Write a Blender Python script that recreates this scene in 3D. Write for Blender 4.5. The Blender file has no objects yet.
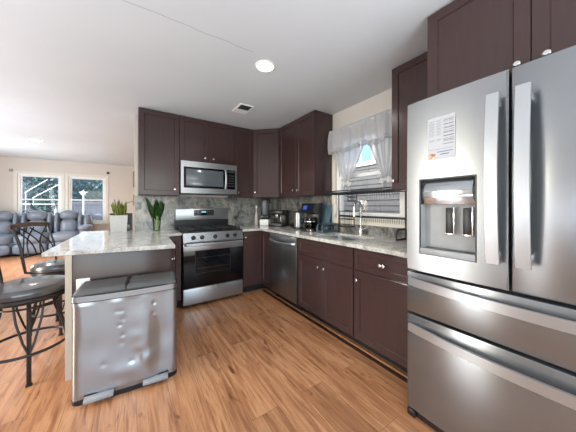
import bpy, bmesh, math, random
from mathutils import Vector, Matrix, noise
random.seed(7)
PI = math.pi
S = bpy.context.scene
COL = S.collection

# ------------------------------------------------------------------ camera
cam_d = bpy.data.cameras.new('camera'); cam = bpy.data.objects.new('camera', cam_d); COL.objects.link(cam)
cam.location = (-2.215, -3.67, 1.235)
cam.rotation_euler = (PI/2, 0, math.radians(-34))
cam_d.sensor_width = 36; cam_d.lens = 233.8/576*36
cam_d.shift_y = -9.9/576
cam_d.clip_start = 0.02
S.camera = cam

# ------------------------------------------------------------------ view and world
S.view_settings.view_transform = 'Standard'; S.view_settings.look = 'None'
S.view_settings.gamma = 1; S.view_settings.exposure = 0.62
w = bpy.data.worlds.new('sky'); S.world = w; w.use_nodes = True
wn = w.node_tree.nodes; wl = w.node_tree.links
sky = wn.new('ShaderNodeTexSky'); sky.sky_type = 'NISHITA'; sky.sun_disc = False
sky.sun_elevation = math.radians(38); sky.sun_rotation = math.radians(270); sky.air_density = 1.3; sky.dust_density = 2.5
wl.new(sky.outputs[0], wn['Background'].inputs[0]); wn['Background'].inputs[1].default_value = 0.75

def area(name, loc, rot, sx, sy, power, color=(1, 1, 1)):
    d = bpy.data.lights.new(name, 'AREA'); d.shape = 'RECTANGLE'; d.size = sx; d.size_y = sy
    d.energy = power; d.color = color
    o = bpy.data.objects.new(name, d); COL.objects.link(o); o.location = loc; o.rotation_euler = rot
    return o
# daylight entering by the openings the room has: patio door on the left side, window wall behind the camera, far living room windows; the side fill is added
DAY = (0.88, 0.96, 1.06)
area('patio_door_daylight', (-5.40, -1.2, 1.10), (0, math.radians(-97), 0), 2.1, .85, 30, DAY)
area('rear_window_daylight', (-3.0, -5.35, 1.40), (math.radians(100), 0, 0), 3.7, 1.7, 30, DAY)
for wx in (-4.32, -3.30):
    area('living_window_daylight', (wx, 5.62, 1.42), (math.radians(-95), 0, 0), .8, 1.3, 2, DAY)
area('side_fill_light', (-5.40, 3.2, 1.35), (0, math.radians(-100), 0), 1.6, 1.9, 34, DAY)  # added light at an unseen opening, brightens the living room
# added unseen fill lights behind and beside the camera, shining up to brighten the ceiling
for nm, lx, ly, p in (('dining_fill_uplight', -3.9, -2.9, 34), ('corner_fill_uplight', -1.3, -4.6, 44), ('living_fill_uplight', -4.3, 0.9, 24), ('far_fill_uplight', -4.3, 3.6, 9)):
    area(nm, (lx, ly, .75), (math.radians(180), 0, 0), 1.0, 1.0, p*.86, (0.88, 0.96, 1.08))

# ------------------------------------------------------------------ materials
def srgb(r, g, b):
    f = lambda c: (c/255/12.92) if c/255 <= .04045 else ((c/255+.055)/1.055)**2.4
    return (f(r), f(g), f(b), 1)
class NT:
    def __init__(s, name):
        s.m = bpy.data.materials.new(name); s.m.use_nodes = True
        s.n = s.m.node_tree.nodes; s.l = s.m.node_tree.links
        s.b = s.n['Principled BSDF']; s.out = s.n['Material Output']
    def new(s, t, **k):
        x = s.n.new(t)
        for a, v in k.items(): setattr(x, a, v)
        return x
    def link(s, a, b): s.l.new(a, b)
    def coords(s, scale=(1, 1, 1), out='Object', rot=(0, 0, 0)):
        tc = s.new('ShaderNodeTexCoord'); mp = s.new('ShaderNodeMapping')
        mp.inputs['Scale'].default_value = scale; mp.inputs['Rotation'].default_value = rot
        s.link(tc.outputs[out], mp.inputs[0]); return mp.outputs[0]
    def noise(s, vec, scale, detail=4, rough=.55, dist=0):
        x = s.new('ShaderNodeTexNoise'); x.inputs['Scale'].default_value = scale
        x.inputs['Detail'].default_value = detail; x.inputs['Roughness'].default_value = rough
        x.inputs['Distortion'].default_value = dist
        s.link(vec, x.inputs['Vector']); return x.outputs['Fac']
    def ramp(s, fac, stops):
        r = s.new('ShaderNodeValToRGB'); e = r.color_ramp.elements
        while len(e) < len(stops): e.new(.5)
        for i, (p, c) in enumerate(stops):
            e[i].position = p; e[i].color = c if len(c) == 4 else (*c, 1)
        s.link(fac, r.inputs[0]); return r.outputs[0]
    def mix(s, fac, a, b, mode='MIX'):
        x = s.new('ShaderNodeMix', data_type='RGBA', blend_type=mode)
        for sock, v in ((x.inputs[0], fac), (x.inputs[6], a), (x.inputs[7], b)):
            if hasattr(v, 'links'): s.link(v, sock)
            else: sock.default_value = v
        return x.outputs[2]
    def bump(s, h, strength=.2, dist=.002):
        x = s.new('ShaderNodeBump'); x.inputs['Strength'].default_value = strength; x.inputs['Distance'].default_value = dist
        s.link(h, x.inputs['Height']); s.link(x.outputs[0], s.b.inputs['Normal'])
    def set(s, **k):
        for a, v in k.items():
            sock = s.b.inputs[a.replace('_', ' ')]
            if hasattr(v, 'links'): s.link(v, sock)
            else: sock.default_value = v
        return s.m
def simple(name, col, rough=.5, metal=0, var=.06, scale=14, spec=.5, coat=0):
    t = NT(name); n = t.noise(t.coords(), scale)
    dk = tuple(c*(1-var) for c in col[:3])+(1,); lt = tuple(min(1, c*(1+var)) for c in col[:3])+(1,)
    t.set(Base_Color=t.ramp(n, [(.3, dk), (.7, lt)]), Roughness=rough, Metallic=metal)
    t.b.inputs['Specular IOR Level'].default_value = spec
    if coat: t.b.inputs['Coat Weight'].default_value = coat; t.b.inputs['Coat Roughness'].default_value = .1
    return t.m
def steel(name, val=.58, rough=.3, stretch=(.6, .6, 50), aniso=.55, tint=(.945, .99, 1.03), metal=.9):
    t = NT(name); n = t.noise(t.coords(stretch), 4, 3)
    a = tuple(val*.99*c for c in tint)+(1,); b = tuple(min(1, val*1.01*c) for c in tint)+(1,)
    r = t.ramp(n, [(.25, (rough*.98,)*3), (.75, (rough*1.02,)*3)])
    t.set(Base_Color=t.ramp(n, [(.3, a), (.7, b)]), Metallic=metal, Roughness=r, Anisotropic=aniso)
    cx = t.new('ShaderNodeCombineXYZ'); cx.inputs[2].default_value = 1
    vt = t.new('ShaderNodeVectorTransform', vector_type='VECTOR', convert_from='OBJECT', convert_to='WORLD')
    t.link(cx.outputs[0], vt.inputs[0]); t.link(vt.outputs[0], t.b.inputs['Tangent'])
    return t.m
M = {}
def mk_cabinet():
    t = NT('espresso_cabinet_paint')
    g = t.noise(t.coords((24, 24, 3)), 2, 3)
    t.set(Base_Color=t.ramp(g, [(.25, srgb(63, 46, 45)), (.75, srgb(68, 50, 48))]), Roughness=.22)
    t.b.inputs['Specular IOR Level'].default_value = .42
    t.bump(g, .02, .0005); return t.m
M['cab'] = mk_cabinet()
M['gap'] = simple('dark_cabinet_interior', srgb(18, 13, 13), .7)
M['chrome'] = simple('polished_chrome', (.8, .8, .8, 1), .12, 1)
M['nickel'] = simple('brushed_nickel', (.66, .65, .63, 1), .27, 1)
M['fridge'] = steel('fridge_stainless', .29, .26, aniso=.75)
M['fridge_handle'] = steel('handle_stainless', .5, .33, (60, 60, 2))
M['range'] = steel('range_stainless', .42, .33)
M['dish'] = steel('dishwasher_stainless', .22, .34, (160, 160, 1.5), .4, (1, .98, .97))
M['can'] = steel('bin_stainless', .36, .25, (160, 160, 1.5), .8, (.92, .985, 1.04), .86)
M['lid'] = simple('grey_lid_plastic', srgb(98, 99, 99), .38, .35)
M['black'] = simple('black_plastic', srgb(20, 20, 22), .35)
M['blackgloss'] = simple('black_glass', (.004, .004, .005, 1), .06, 0, .1, spec=.3)
M['iron'] = simple('cast_iron', srgb(26, 26, 28), .55)
M['wire'] = simple('black_coated_wire', srgb(28, 30, 36), .4)
M['metal_dark'] = simple('dark_bronze_metal', srgb(40, 36, 35), .38, .5)
M['wood_rail'] = simple('walnut_rail', srgb(92, 72, 60), .4, 0, .2, 30)
M['vinyl'] = simple('black_vinyl_seat', srgb(48, 48, 53), .3, 0, .1, 6, .8, .6)
M['white'] = simple('white_plastic', srgb(235, 234, 230), .4, 0, .02)
M['cream'] = simple('cream_trim_paint', srgb(228, 222, 210), .45, 0, .02)
M['planter'] = simple('matte_white_planter', srgb(196, 194, 191), .55, 0, .03)
M['dgrey'] = simple('dark_grey_plastic', srgb(60, 62, 64), .4)
M['mgrey'] = simple('mid_grey_plastic', srgb(150, 151, 152), .35)
M['smoke'] = simple('smoky_jar_plastic', srgb(92, 94, 104), .15)
M['slate'] = simple('slate_blue_plastic', srgb(84, 108, 120), .35)
M['slatecoat'] = simple('slate_coated_tube', srgb(66, 84, 96), .35)
M['sofa'] = simple('grey_blue_leather', srgb(120, 127, 138), .34, 0, .12, 5, .5)
M['sofa_dark'] = simple('dark_leather_piping', srgb(38, 42, 52), .5)
M['wall'] = simple('warm_beige_wall_paint', srgb(216, 208, 199), .7, 0, .012, 3)
M['outlet_slot'] = simple('outlet_slot_grey', srgb(95, 95, 95), .5)
M['window_frame'] = simple('white_vinyl_window', srgb(240, 241, 240), .35, 0, .015)
M['siding'] = simple('grey_vinyl_siding', srgb(82, 84, 84), .65, 0, .05, 4)
M['wood_plaque'] = simple('brown_wood_plaque', srgb(140, 104, 78), .55, 0, .2, 30)
M['trimwood'] = simple('oak_quarter_round', srgb(158, 112, 76), .32, 0, .12, 20)
M['stripdark'] = simple('dark_brown_strip', srgb(58, 34, 24), .5, 0, .15, 20)
M['grass'] = simple('lawn', srgb(120, 128, 100), .9, 0, .3, 6)
M['panel_edge'] = simple('beige_panel_edge', srgb(192, 180, 162), .5, 0, .03)
M['red'] = simple('pink_red_paint', srgb(170, 106, 100), .5)
M['herb'] = simple('green_herb', srgb(62, 92, 44), .5, 0, .3, 40)
M['water'] = None

def mk_ceiling():
    t = NT('white_ceiling_paint')
    v = t.coords()
    n = t.noise(v, 1.1, 3)
    base = t.ramp(n, [(.3, srgb(202, 206, 208)), (.7, srgb(208, 212, 214))])
    # hairline seam crack across the kitchen part of the ceiling
    sx = t.new('ShaderNodeSeparateXYZ'); t.link(v, sx.inputs[0])
    wob = t.noise(t.coords((7, .01, .01)), 1, 4)
    def math_(op, a, b):
        x = t.new('ShaderNodeMath', operation=op)
        for i, q in enumerate((a, b)):
            if hasattr(q, 'links'): t.link(q, x.inputs[i])
            else: x.inputs[i].default_value = q
        return x.outputs[0]
    d = math_('ABSOLUTE', math_('ADD', sx.outputs[1], math_('MULTIPLY_ADD', wob, .05)), 0)
    yy = math_('ADD', sx.outputs[1], 2.0)
    yy = math_('ADD', yy, math_('MULTIPLY', math_('SUBTRACT', wob, .5), .05))
    line = math_('LESS_THAN', math_('ABSOLUTE', yy, 0), .0032)
    line = math_('MULTIPLY', line, math_('LESS_THAN', sx.outputs[0], -1.42))
    line = math_('MULTIPLY', line, math_('GREATER_THAN', sx.outputs[0], -2.6))
    t.set(Base_Color=t.mix(line, base, srgb(168, 168, 168)), Roughness=.55)
    return t.m
M['ceil'] = mk_ceiling()

def mk_floor():
    t = NT('oak_plank_floor')
    tc = t.new('ShaderNodeTexCoord'); sp = t.new('ShaderNodeSeparateXYZ'); t.link(tc.outputs['Object'], sp.inputs[0])
    cb = t.new('ShaderNodeCombineXYZ'); t.link(sp.outputs[1], cb.inputs[0]); t.link(sp.outputs[0], cb.inputs[1])
    br = t.new('ShaderNodeTexBrick'); br.offset = .37; br.offset_frequency = 2
    br.inputs['Scale'].default_value = 1; br.inputs['Brick Width'].default_value = 1.22; br.inputs['Row Height'].default_value = .182
    br.inputs['Mortar Size'].default_value = .0012; br.inputs['Mortar Smooth'].default_value = .3
    br.inputs['Color1'].default_value = (0, 0, 0, 1); br.inputs['Color2'].default_value = (1, 1, 1, 1); br.inputs['Mortar'].default_value = (.4, .4, .4, 1)
    t.link(cb.outputs[0], br.inputs[0])
    # per plank offset of the grain
    ofs = t.new('ShaderNodeVectorMath', operation='MULTIPLY_ADD'); ofs.inputs[1].default_value = (13, 7, 5)
    t.link(br.outputs['Color'], ofs.inputs[0]); t.link(cb.outputs[0], ofs.inputs[2])
    def sc(v):
        m = t.new('ShaderNodeMapping'); m.inputs['Scale'].default_value = v; t.link(ofs.outputs[0], m.inputs[0]); return m.outputs[0]
    g1 = t.noise(sc((1.3, 17, 1)), 1.6, 6, .6, .6)
    g2 = t.noise(sc((4, 90, 1)), 1.2, 3)
    kn = t.noise(sc((2.4, 11, 1)), 1.35, 3, .5, 1.2)
    base = t.ramp(g1, [(.25, srgb(122, 79, 51)), (.42, srgb(168, 116, 80)), (.58, srgb(196, 145, 104)), (.75, srgb(154, 104, 69))])
    pl = t.ramp(br.outputs['Color'], [(0, (.66, .60, .54)), (.5, (1, 1, .98)), (1, (.82, .71, .61))])
    c = t.mix(.75, base, pl, 'MULTIPLY')
    fine = t.ramp(g2, [(.35, (.86, .83, .8)), (.6, (1, 1, 1))])
    c = t.mix(.7, c, fine, 'MULTIPLY')
    knot = t.ramp(kn, [(.63, (0, 0, 0)), (.74, (1, 1, 1))])
    c = t.mix(knot, c, srgb(104, 62, 38))
    c = t.mix(br.outputs['Fac'], c, srgb(110, 68, 44))
    rr = t.ramp(g2, [(.2, (.25,)*3), (.8, (.36,)*3)])
    t.set(Base_Color=c, Roughness=rr)
    t.b.inputs['Specular IOR Level'].default_value = .8
    h = t.mix(.15, br.outputs['Fac'], g2)
    inv = t.new('ShaderNodeInvert'); t.link(h, inv.inputs[1]); t.bump(inv.outputs[0], .12, .0015)
    return t.m
M['floor'] = mk_floor()

def granite(name, stops, s1, s2, rough, vein=None):
    t = NT(name)
    v = t.coords(); n1 = t.noise(v, s1, 6, .65, .8); n2 = t.noise(v, s2, 3, .6)
    base = t.ramp(n1, stops)
    sp = t.ramp(n2, [(.36, (.45, .44, .43)), (.5, (1, 1, 1)), (.68, (1.0, 1.0, 1.0))])
    c = t.mix(.6, base, sp, 'MULTIPLY')
    if vein:
        n3 = t.noise(t.coords((1.4, 1.4, .7), rot=(.3, .5, .6)), 3.0, 6, .7, .5)
        c = t.mix(t.ramp(n3, [(.50, (0, 0, 0)), (.68, (.75, .75, .75))]), c, vein)
    t.set(Base_Color=c, Roughness=rough)
    return t.m
M['counter'] = granite('pale_granite', [(.25, srgb(124, 122, 116)), (.42, srgb(182, 180, 174)), (.6, srgb(212, 210, 205)), (.8, srgb(156, 154, 147))], 13, 60, .09)
M['splash'] = granite('green_grey_granite', [(.28, srgb(58, 59, 59)), (.44, srgb(108, 109, 107)), (.58, srgb(150, 150, 147)), (.75, srgb(92, 93, 91))], 6, 38, .14, srgb(196, 190, 176))

def mk_glass(name, rough=0, tint=(1, 1, 1, 1)):
    t = NT(name)
    gl = t.new('ShaderNodeBsdfGlossy'); gl.inputs['Roughness'].default_value = .02
    tr = t.new('ShaderNodeBsdfTransparent'); tr.inputs[0].default_value = tint
    mx = t.new('ShaderNodeMixShader'); fr = t.new('ShaderNodeFresnel'); fr.inputs[0].default_value = 1.35
    t.link(fr.outputs[0], mx.inputs[0]); t.link(tr.outputs[0], mx.inputs[1]); t.link(gl.outputs[0], mx.inputs[2])
    t.link(mx.outputs[0], t.out.inputs[0]); return t.m
M['glass'] = mk_glass('window_glass')
M['vase'] = mk_glass('clear_vase_glass', 0, (.86, .9, .84, 1))
M['carafe'] = mk_glass('carafe_glass', 0, (.35, .34, .34, 1))

def mk_curtain():
    t = NT('white_sheer_cotton'); n = t.noise(t.coords((40, 40, 40)), 5, 3)
    df = t.new('ShaderNodeBsdfDiffuse'); t.link(t.ramp(n, [(.3, (.86, .86, .87)), (.7, (.90, .90, .90))]), df.inputs[0])
    tl = t.new('ShaderNodeBsdfTranslucent'); tl.inputs[0].default_value = (.82, .83, .85, 1)
    tp = t.new('ShaderNodeBsdfTransparent')
    a = t.new('ShaderNodeMixShader'); a.inputs[0].default_value = .35; t.link(df.outputs[0], a.inputs[1]); t.link(tl.outputs[0], a.inputs[2])
    b = t.new('ShaderNodeMixShader'); b.inputs[0].default_value = .10; t.link(a.outputs[0], b.inputs[1]); t.link(tp.outputs[0], b.inputs[2])
    t.link(b.outputs[0], t.out.inputs[0]); return t.m
M['curtain'] = mk_curtain()

def emit(name, col, s):
    t = NT(name); n = t.noise(t.coords(), 3, 1)
    t.set(Base_Color=t.ramp(n, [(0, col), (1, col)]), Emission_Color=col, Emission_Strength=s); return t.m
M['lamp'] = emit('lamp_diffuser', (1, .97, .92, 1), 6)
M['screen'] = emit('blue_display', (.04, .09, .36, 1), .35)
M['clock'] = emit('clock_display', (.25, .5, .65, 1), .5)

def mk_leaf(name, a, b, edge=None, scale=(6, 6, 6)):
    t = NT(name); n = t.noise(t.coords(scale), 6, 4)
    t.set(Base_Color=t.ramp(n, [(.3, a), (.7, b)]), Roughness=.38); return t.m
M['leaf'] = mk_leaf('dark_green_leaf', srgb(22, 52, 18), srgb(62, 112, 40))
M['snake'] = mk_leaf('yellow_green_leaf', srgb(62, 92, 34), srgb(186, 190, 92), scale=(8, 8, 4))
M['hedge'] = mk_leaf('blue_green_foliage', srgb(48, 72, 84), srgb(118, 146, 158), scale=(3, 3, 3))
M['hedge2'] = mk_leaf('deep_green_foliage', srgb(42, 70, 74), srgb(106, 138, 138), scale=(3, 3, 3))
def mk_fence():
    t = NT('weathered_fence_boards'); n = t.noise(t.coords((14, 1, 1)), 2, 4)
    t.set(Base_Color=t.ramp(n, [(.3, srgb(92, 94, 106)), (.7, srgb(128, 128, 138))]), Roughness=.8); return t.m
M['fence'] = mk_fence()
def mk_mesh_panel():      # wooden floor-cabinet inside etc.
    return None

# ------------------------------------------------------------------ mesh helpers
class MB:
    def __init__(s): s.bm = bmesh.new()
    def quad(s, pts):
        return s.bm.faces.new([s.bm.verts.new(p) for p in pts])
    def box(s, lo, hi, bev=0, seg=2, rz=0, piv=None):
        old = set(s.bm.verts) if rz else None
        r = bmesh.ops.create_cube(s.bm, size=1)
        vs = r['verts']
        c = [(lo[i]+hi[i])/2 for i in range(3)]; d = [abs(hi[i]-lo[i]) for i in range(3)]
        for v in vs: v.co = Vector((v.co.x*d[0]+c[0], v.co.y*d[1]+c[1], v.co.z*d[2]+c[2]))
        if bev:
            es = list({e for v in vs for e in v.link_edges})
            bmesh.ops.bevel(s.bm, geom=es, offset=min(bev, min(d)*.49), segments=seg, affect='EDGES', profile=.5)
        if rz:
            p = Vector(piv or c)
            bmesh.ops.rotate(s.bm, verts=[v for v in s.bm.verts if v not in old], cent=p, matrix=Matrix.Rotation(rz, 3, 'Z'))
    def plate(s, xs, zs, yf, yb, holes=(), bev=0):
        """slab in the x-z plane with missing cells; front at yf, back at yb"""
        V = {}
        def v(i, k, y):
            q = (i, k, y)
            if q not in V: V[q] = s.bm.verts.new((xs[i], y, zs[k]))
            return V[q]
        cells = {(i, k) for i in range(len(xs)-1) for k in range(len(zs)-1)} - set(holes)
        for i, k in cells:
            s.bm.faces.new([v(i, k, yf), v(i+1, k, yf), v(i+1, k+1, yf), v(i, k+1, yf)])
            s.bm.faces.new([v(i, k, yb), v(i, k+1, yb), v(i+1, k+1, yb), v(i+1, k, yb)])
            for (di, dk, a, b) in ((-1, 0, (i, k+1), (i, k)), (1, 0, (i+1, k), (i+1, k+1)), (0, -1, (i, k), (i+1, k)), (0, 1, (i+1, k+1), (i, k+1))):
                if (i+di, k+dk) not in cells:
                    s.bm.faces.new([v(*a, yf), v(*a, yb), v(*b, yb), v(*b, yf)])
    def shaker(s, x0, x1, z0, z1, yf, t=.02, st=.057, rec=.009, ch=.005):
        def ring(a, b, c, d, y): return [s.bm.verts.new(p) for p in ((a, y, c), (b, y, c), (b, y, d), (a, y, d))]
        e = .0025
        back = ring(x0, x1, z0, z1, yf+t); mid = ring(x0, x1, z0, z1, yf+e); o = ring(x0+e, x1-e, z0+e, z1-e, yf)
        i1 = ring(x0+st, x1-st, z0+st, z1-st, yf); i2 = ring(x0+st+ch, x1-st-ch, z0+st+ch, z1-st-ch, yf+rec)
        for A, B in ((back, mid), (mid, o), (o, i1), (i1, i2)):
            for k in range(4): s.bm.faces.new([A[k], A[(k+1) % 4], B[(k+1) % 4], B[k]])
        s.bm.faces.new(i2); s.bm.faces.new(back[::-1])
    def tube(s, pts, r, n=8, closed=False, flat=None, caps=True):
        pts = [Vector(p) for p in pts]; N = len(pts); rings = []
        rr = r if isinstance(r, (list, tuple)) else [r]*N
        up = None
        for i in range(N):
            if closed: t = (pts[(i+1) % N]-pts[i-1])
            else: t = pts[min(i+1, N-1)]-pts[max(i-1, 0)]
            t.normalize()
            if up is None:
                up = Vector((0, 0, 1)) if abs(t.z) < .9 else Vector((1, 0, 0))
            up = up-t*up.dot(t)
            if up.length < 1e-4: up = t.orthogonal()
            up.normalize(); sd = t.cross(up)
            a, b = (1, 1) if flat is None else flat
            rings.append([s.bm.verts.new(pts[i]+(up*math.cos(2*PI*k/n)*a+sd*math.sin(2*PI*k/n)*b)*rr[i]) for k in range(n)])
        m = N if closed else N-1
        for i in range(m):
            A, B = rings[i], rings[(i+1) % N]
            for k in range(n): s.bm.faces.new([A[k], A[(k+1) % n], B[(k+1) % n], B[k]])
        if not closed and caps: s.bm.faces.new(rings[0][::-1]); s.bm.faces.new(rings[-1])
    def lathe(s, prof, c=(0, 0, 0), n=24, axis='z'):
        c = Vector(c); rings = []
        def P(r, h, a):
            if axis == 'z': return c+Vector((r*math.cos(a), r*math.sin(a), h))
            if axis == '-y': return c+Vector((r*math.cos(a), -h, r*math.sin(a)))
            return c+Vector((h, r*math.cos(a), r*math.sin(a)))
        for r, h in prof:
            rings.append([s.bm.verts.new(P(r, h, 2*PI*k/n)) for k in range(n)] if r > 1e-6 else [s.bm.verts.new(P(0, h, 0))])
        for A, B in zip(rings, rings[1:]):
            for k in range(n):
                q = [A[k % len(A)], A[(k+1) % len(A)], B[(k+1) % len(B)], B[k % len(B)]]
                q2 = []
                for v in q:
                    if v not in q2: q2.append(v)
                if len(q2) > 2:
                    try: s.bm.faces.new(q2)
                    except ValueError: pass
        if len(rings[0]) > 1: s.bm.faces.new(rings[0][::-1])
        if len(rings[-1]) > 1: s.bm.faces.new(rings[-1])
    def prism(s, poly, z0, z1, bev=0):
        """polygon in x-y extruded in z"""
        a = [s.bm.verts.new((x, y, z0)) for x, y in poly]; b = [s.bm.verts.new((x, y, z1)) for x, y in poly]; n = len(poly)
        s.bm.faces.new(a[::-1]); s.bm.faces.new(b)
        for k in range(n): s.bm.faces.new([a[k], a[(k+1) % n], b[(k+1) % n], b[k]])
        if bev:
            es = [e for v in b for e in v.link_edges if e.other_vert(v) in b] + [e for v in a for e in v.link_edges if e.other_vert(v) in a]
            bmesh.ops.bevel(s.bm, geom=list(set(es)), offset=bev, segments=2, affect='EDGES')
    def prism_x(s, poly, x0, x1):
        """polygon in y-z extruded in x"""
        a = [s.bm.verts.new((x0, y, z)) for y, z in poly]; b = [s.bm.verts.new((x1, y, z)) for y, z in poly]; n = len(poly)
        s.bm.faces.new(a); s.bm.faces.new(b[::-1])
        for k in range(n): s.bm.faces.new([a[k], b[k], b[(k+1) % n], a[(k+1) % n]])
    def sheet(s, f, nu, nv, thick=0):
        g = [[s.bm.verts.new(f(i/nu, j/nv)) for j in range(nv+1)] for i in range(nu+1)]
        for i in range(nu):
            for j in range(nv): s.bm.faces.new([g[i][j], g[i+1][j], g[i+1][j+1], g[i][j+1]])
        if thick: bmesh.ops.solidify(s.bm, geom=s.bm.faces[:], thickness=thick)
    def cushion(s, lo, hi, bulge=.03, n=6, rx=0, piv=None):
        """soft box: subdivided, rounded, faces puffed out"""
        c = Vector([(lo[i]+hi[i])/2 for i in range(3)]); h = Vector([(hi[i]-lo[i])/2 for i in range(3)])
        old = set(s.bm.verts)
        r = bmesh.ops.create_cube(s.bm, size=2)
        es = list({e for v in r['verts'] for e in v.link_edges})
        bmesh.ops.subdivide_edges(s.bm, edges=es, cuts=n, use_grid_fill=True)
        allv = [v for v in s.bm.verts if v not in old]
        R = Matrix.Rotation(rx, 3, 'X')
        for v in allv:
            p = v.co.copy(); k = 5.0
            L = (abs(p.x)**k+abs(p.y)**k+abs(p.z)**k)**(1/k); m = max(abs(p.x), abs(p.y), abs(p.z))
            q = p*(m/L) if L else p
            for ax in range(3):
                o = [a for a in range(3) if a != ax]
                if abs(abs(p[ax])-1) < 1e-4:
                    q[ax] += math.copysign(bulge/h[ax]*(1-p[o[0]]**2)*(1-p[o[1]]**2), p[ax])
            d = Vector((q.x*h.x, q.y*h.y, q.z*h.z))
            if rx:
                pv = Vector(piv)-c if piv else Vector((0, 0, 0))
                d = R@(d-pv)+pv
            v.co = c+d

def part(name, mb, m, parent=None, smooth=True, angle=35):
    me = bpy.data.meshes.new(name)
    bm = mb.bm if isinstance(mb, MB) else mb
    bmesh.ops.recalc_face_normals(bm, faces=bm.faces[:])
    if smooth:
        for f in bm.faces: f.smooth = True
        for e in bm.edges:
            if len(e.link_faces) == 2 and e.calc_face_angle(0) > math.radians(angle): e.smooth = False
    bm.to_mesh(me); bm.free()
    o = bpy.data.objects.new(name, me); COL.objects.link(o)
    me.materials.append(M[m] if isinstance(m, str) else m)
    if parent is not None: o.parent = parent
    return o
def tag(o, label, cat, group=None, kind=None):
    o['label'] = label; o['category'] = cat
    if group: o['group'] = group
    if kind: o['kind'] = kind
    return o
def thing(name, label, cat, loc=(0, 0, 0), rz=0, group=None):
    o = bpy.data.objects.new(name, None); COL.objects.link(o); o.empty_display_size = .1
    o.location = loc; o.rotation_euler = (0, 0, rz)
    return tag(o, label, cat, group)
def single(name, mb, m, label, cat, loc=(0, 0, 0), rz=0, group=None, smooth=True):
    o = part(name, mb, m, None, smooth); o.location = loc; o.rotation_euler = (0, 0, rz)
    return tag(o, label, cat, group)
def struct(name, mb, m, parent=None, smooth=False):
    o = part(name, mb, m, parent, smooth)
    if parent is None: o['kind'] = 'structure'
    return o
def B(*boxes, bev=0):
    mb = MB()
    for lo, hi in boxes: mb.box(lo, hi, bev)
    return mb
R90 = -PI/2       # things along the sink wall: local x runs along -y of the room, local -y faces the room

# ------------------------------------------------------------------ the room
struct('floor', B(((-5.6, -5.5, -.1), (.15, 5.85, 0))), 'floor')
mb = MB()
mb.prism_x([(-5.5, 2.44), (.12, 2.44), (5.85, 2.565), (5.85, 2.70), (-5.5, 2.70)], -5.6, .15)
struct('ceiling', mb, 'ceil')
struct('wall_back', B(((-2.17, 0, 0), (.15, .12, 2.46))), 'wall')
WY0, WY1, WZ0, WZ1 = -2.42, -1.50, 1.085, 2.12      # sink window opening
struct('wall_right', B(((0, -5.5, 0), (.15, WY0, 2.44)), ((0, WY1, 0), (.15, 0, 2.44)), ((0, WY0, 0), (.15, WY1, WZ0)), ((0, WY0, WZ1), (.15, WY1, 2.44))), 'wall')
struct('wall_living', B(((0, .12, 0), (.15, 5.7, 2.56))), 'wall')
LW = [(-4.76, -3.88), (-3.74, -2.86)]; LZ0, LZ1 = .70, 2.13
struct('wall_far', B(((-5.6, 5.7, 0), (LW[0][0], 5.85, 2.57)), ((LW[0][1], 5.7, 0), (LW[1][0], 5.85, 2.57)), ((LW[1][1], 5.7, 0), (.15, 5.85, 2.57)),
       *[((a, 5.7, 0), (b, 5.85, LZ0)) for a, b in LW], *[((a, 5.7, LZ1), (b, 5.85, 2.57)) for a, b in LW]), 'wall')
# left wall with a patio door opening, rear wall with a window opening (both behind the view)
struct('wall_left', B(((-5.6, -5.5, 0), (-5.45, -1.8, 2.44)), ((-5.6, -.6, 0), (-5.45, 2.2, 2.5)), ((-5.6, 4.2, 0), (-5.45, 5.85, 2.57)), ((-5.6, 2.2, 0), (-5.45, 4.2, .5)), ((-5.6, 2.2, 2.2), (-5.45, 4.2, 2.54)), ((-5.6, -1.8, 2.2), (-5.45, -.6, 2.45))), 'wall')  # left wall also has an added opening that lights the living room
struct('wall_rear', B(((-5.45, -5.5, 0), (-4.9, -5.4, 2.44)), ((-1.1, -5.5, 0), (0, -5.4, 2.44)), ((-4.9, -5.5, 0), (-1.1, -5.4, .55)), ((-4.9, -5.5, 2.3), (-1.1, -5.4, 2.44))), 'wall')
struct('baseboard_far', B(((-5.45, 5.685, 0), (0, 5.7, .10))), 'cream')

def window_unit(n, x0, x1, y, z0, z1, rail, depth=.07, sill=True, rz=0, loc=None, f=.045):
    root = bpy.data.objects.new('window_%d' % n, None); COL.objects.link(root); root['kind'] = 'structure'
    root.location = loc or (0, 0, 0); root.rotation_euler = (0, 0, rz)
    mb = MB(); mb.plate([x0, x0+f, x1-f, x1], [z0, z0+f, z1-f, z1], y+.02, y+.02+depth, {(1, 1)}); part('window_frame', mb, 'window_frame', root, False)
    zr = rail
    mb = MB(); mb.plate([x0+f, x0+f+.035, x1-f-.035, x1-f], [zr-.02, zr+.02, z1-f-.03, z1-f], y+.05, y+.08, {(1, 1)}); part('upper_sash', mb, 'window_frame', root, False)
    mb = MB(); mb.plate([x0+f, x0+f+.035, x1-f-.035, x1-f], [z0+f, z0+f+.04, zr-.02, zr+.02], y+.028, y+.052, {(1, 1)}); part('lower_sash', mb, 'window_frame', root, False)
    part('upper_pane', B(((x0+f, y+.063, zr), (x1-f, y+.067, z1-f))), 'glass', root, False)
    part('lower_pane', B(((x0+f, y+.038, z0+f), (x1-f, y+.042, zr))), 'glass', root, False)
    c = .065
    mb = MB(); mb.plate([x0-c, x0, x1, x1+c], [z0-c, z0, z1, z1+c], y-.014, y, {(1, 1)}); part('casing', mb, 'cream', root, False)
    if sill: part('sill', B(((x0-c-.02, y-.05, z0-.03), (x1+c+.02, y+.02, z0)), bev=.006), 'cream', root)
    return root
window_unit(2, *LW[0], 5.7, LZ0, LZ1, 1.42)
window_unit(3, *LW[1], 5.7, LZ0, LZ1, 1.42)
window_unit(1, -WY1, -WY0, 0, WZ0, WZ1, 1.60, sill=False, rz=R90, f=.034)

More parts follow.
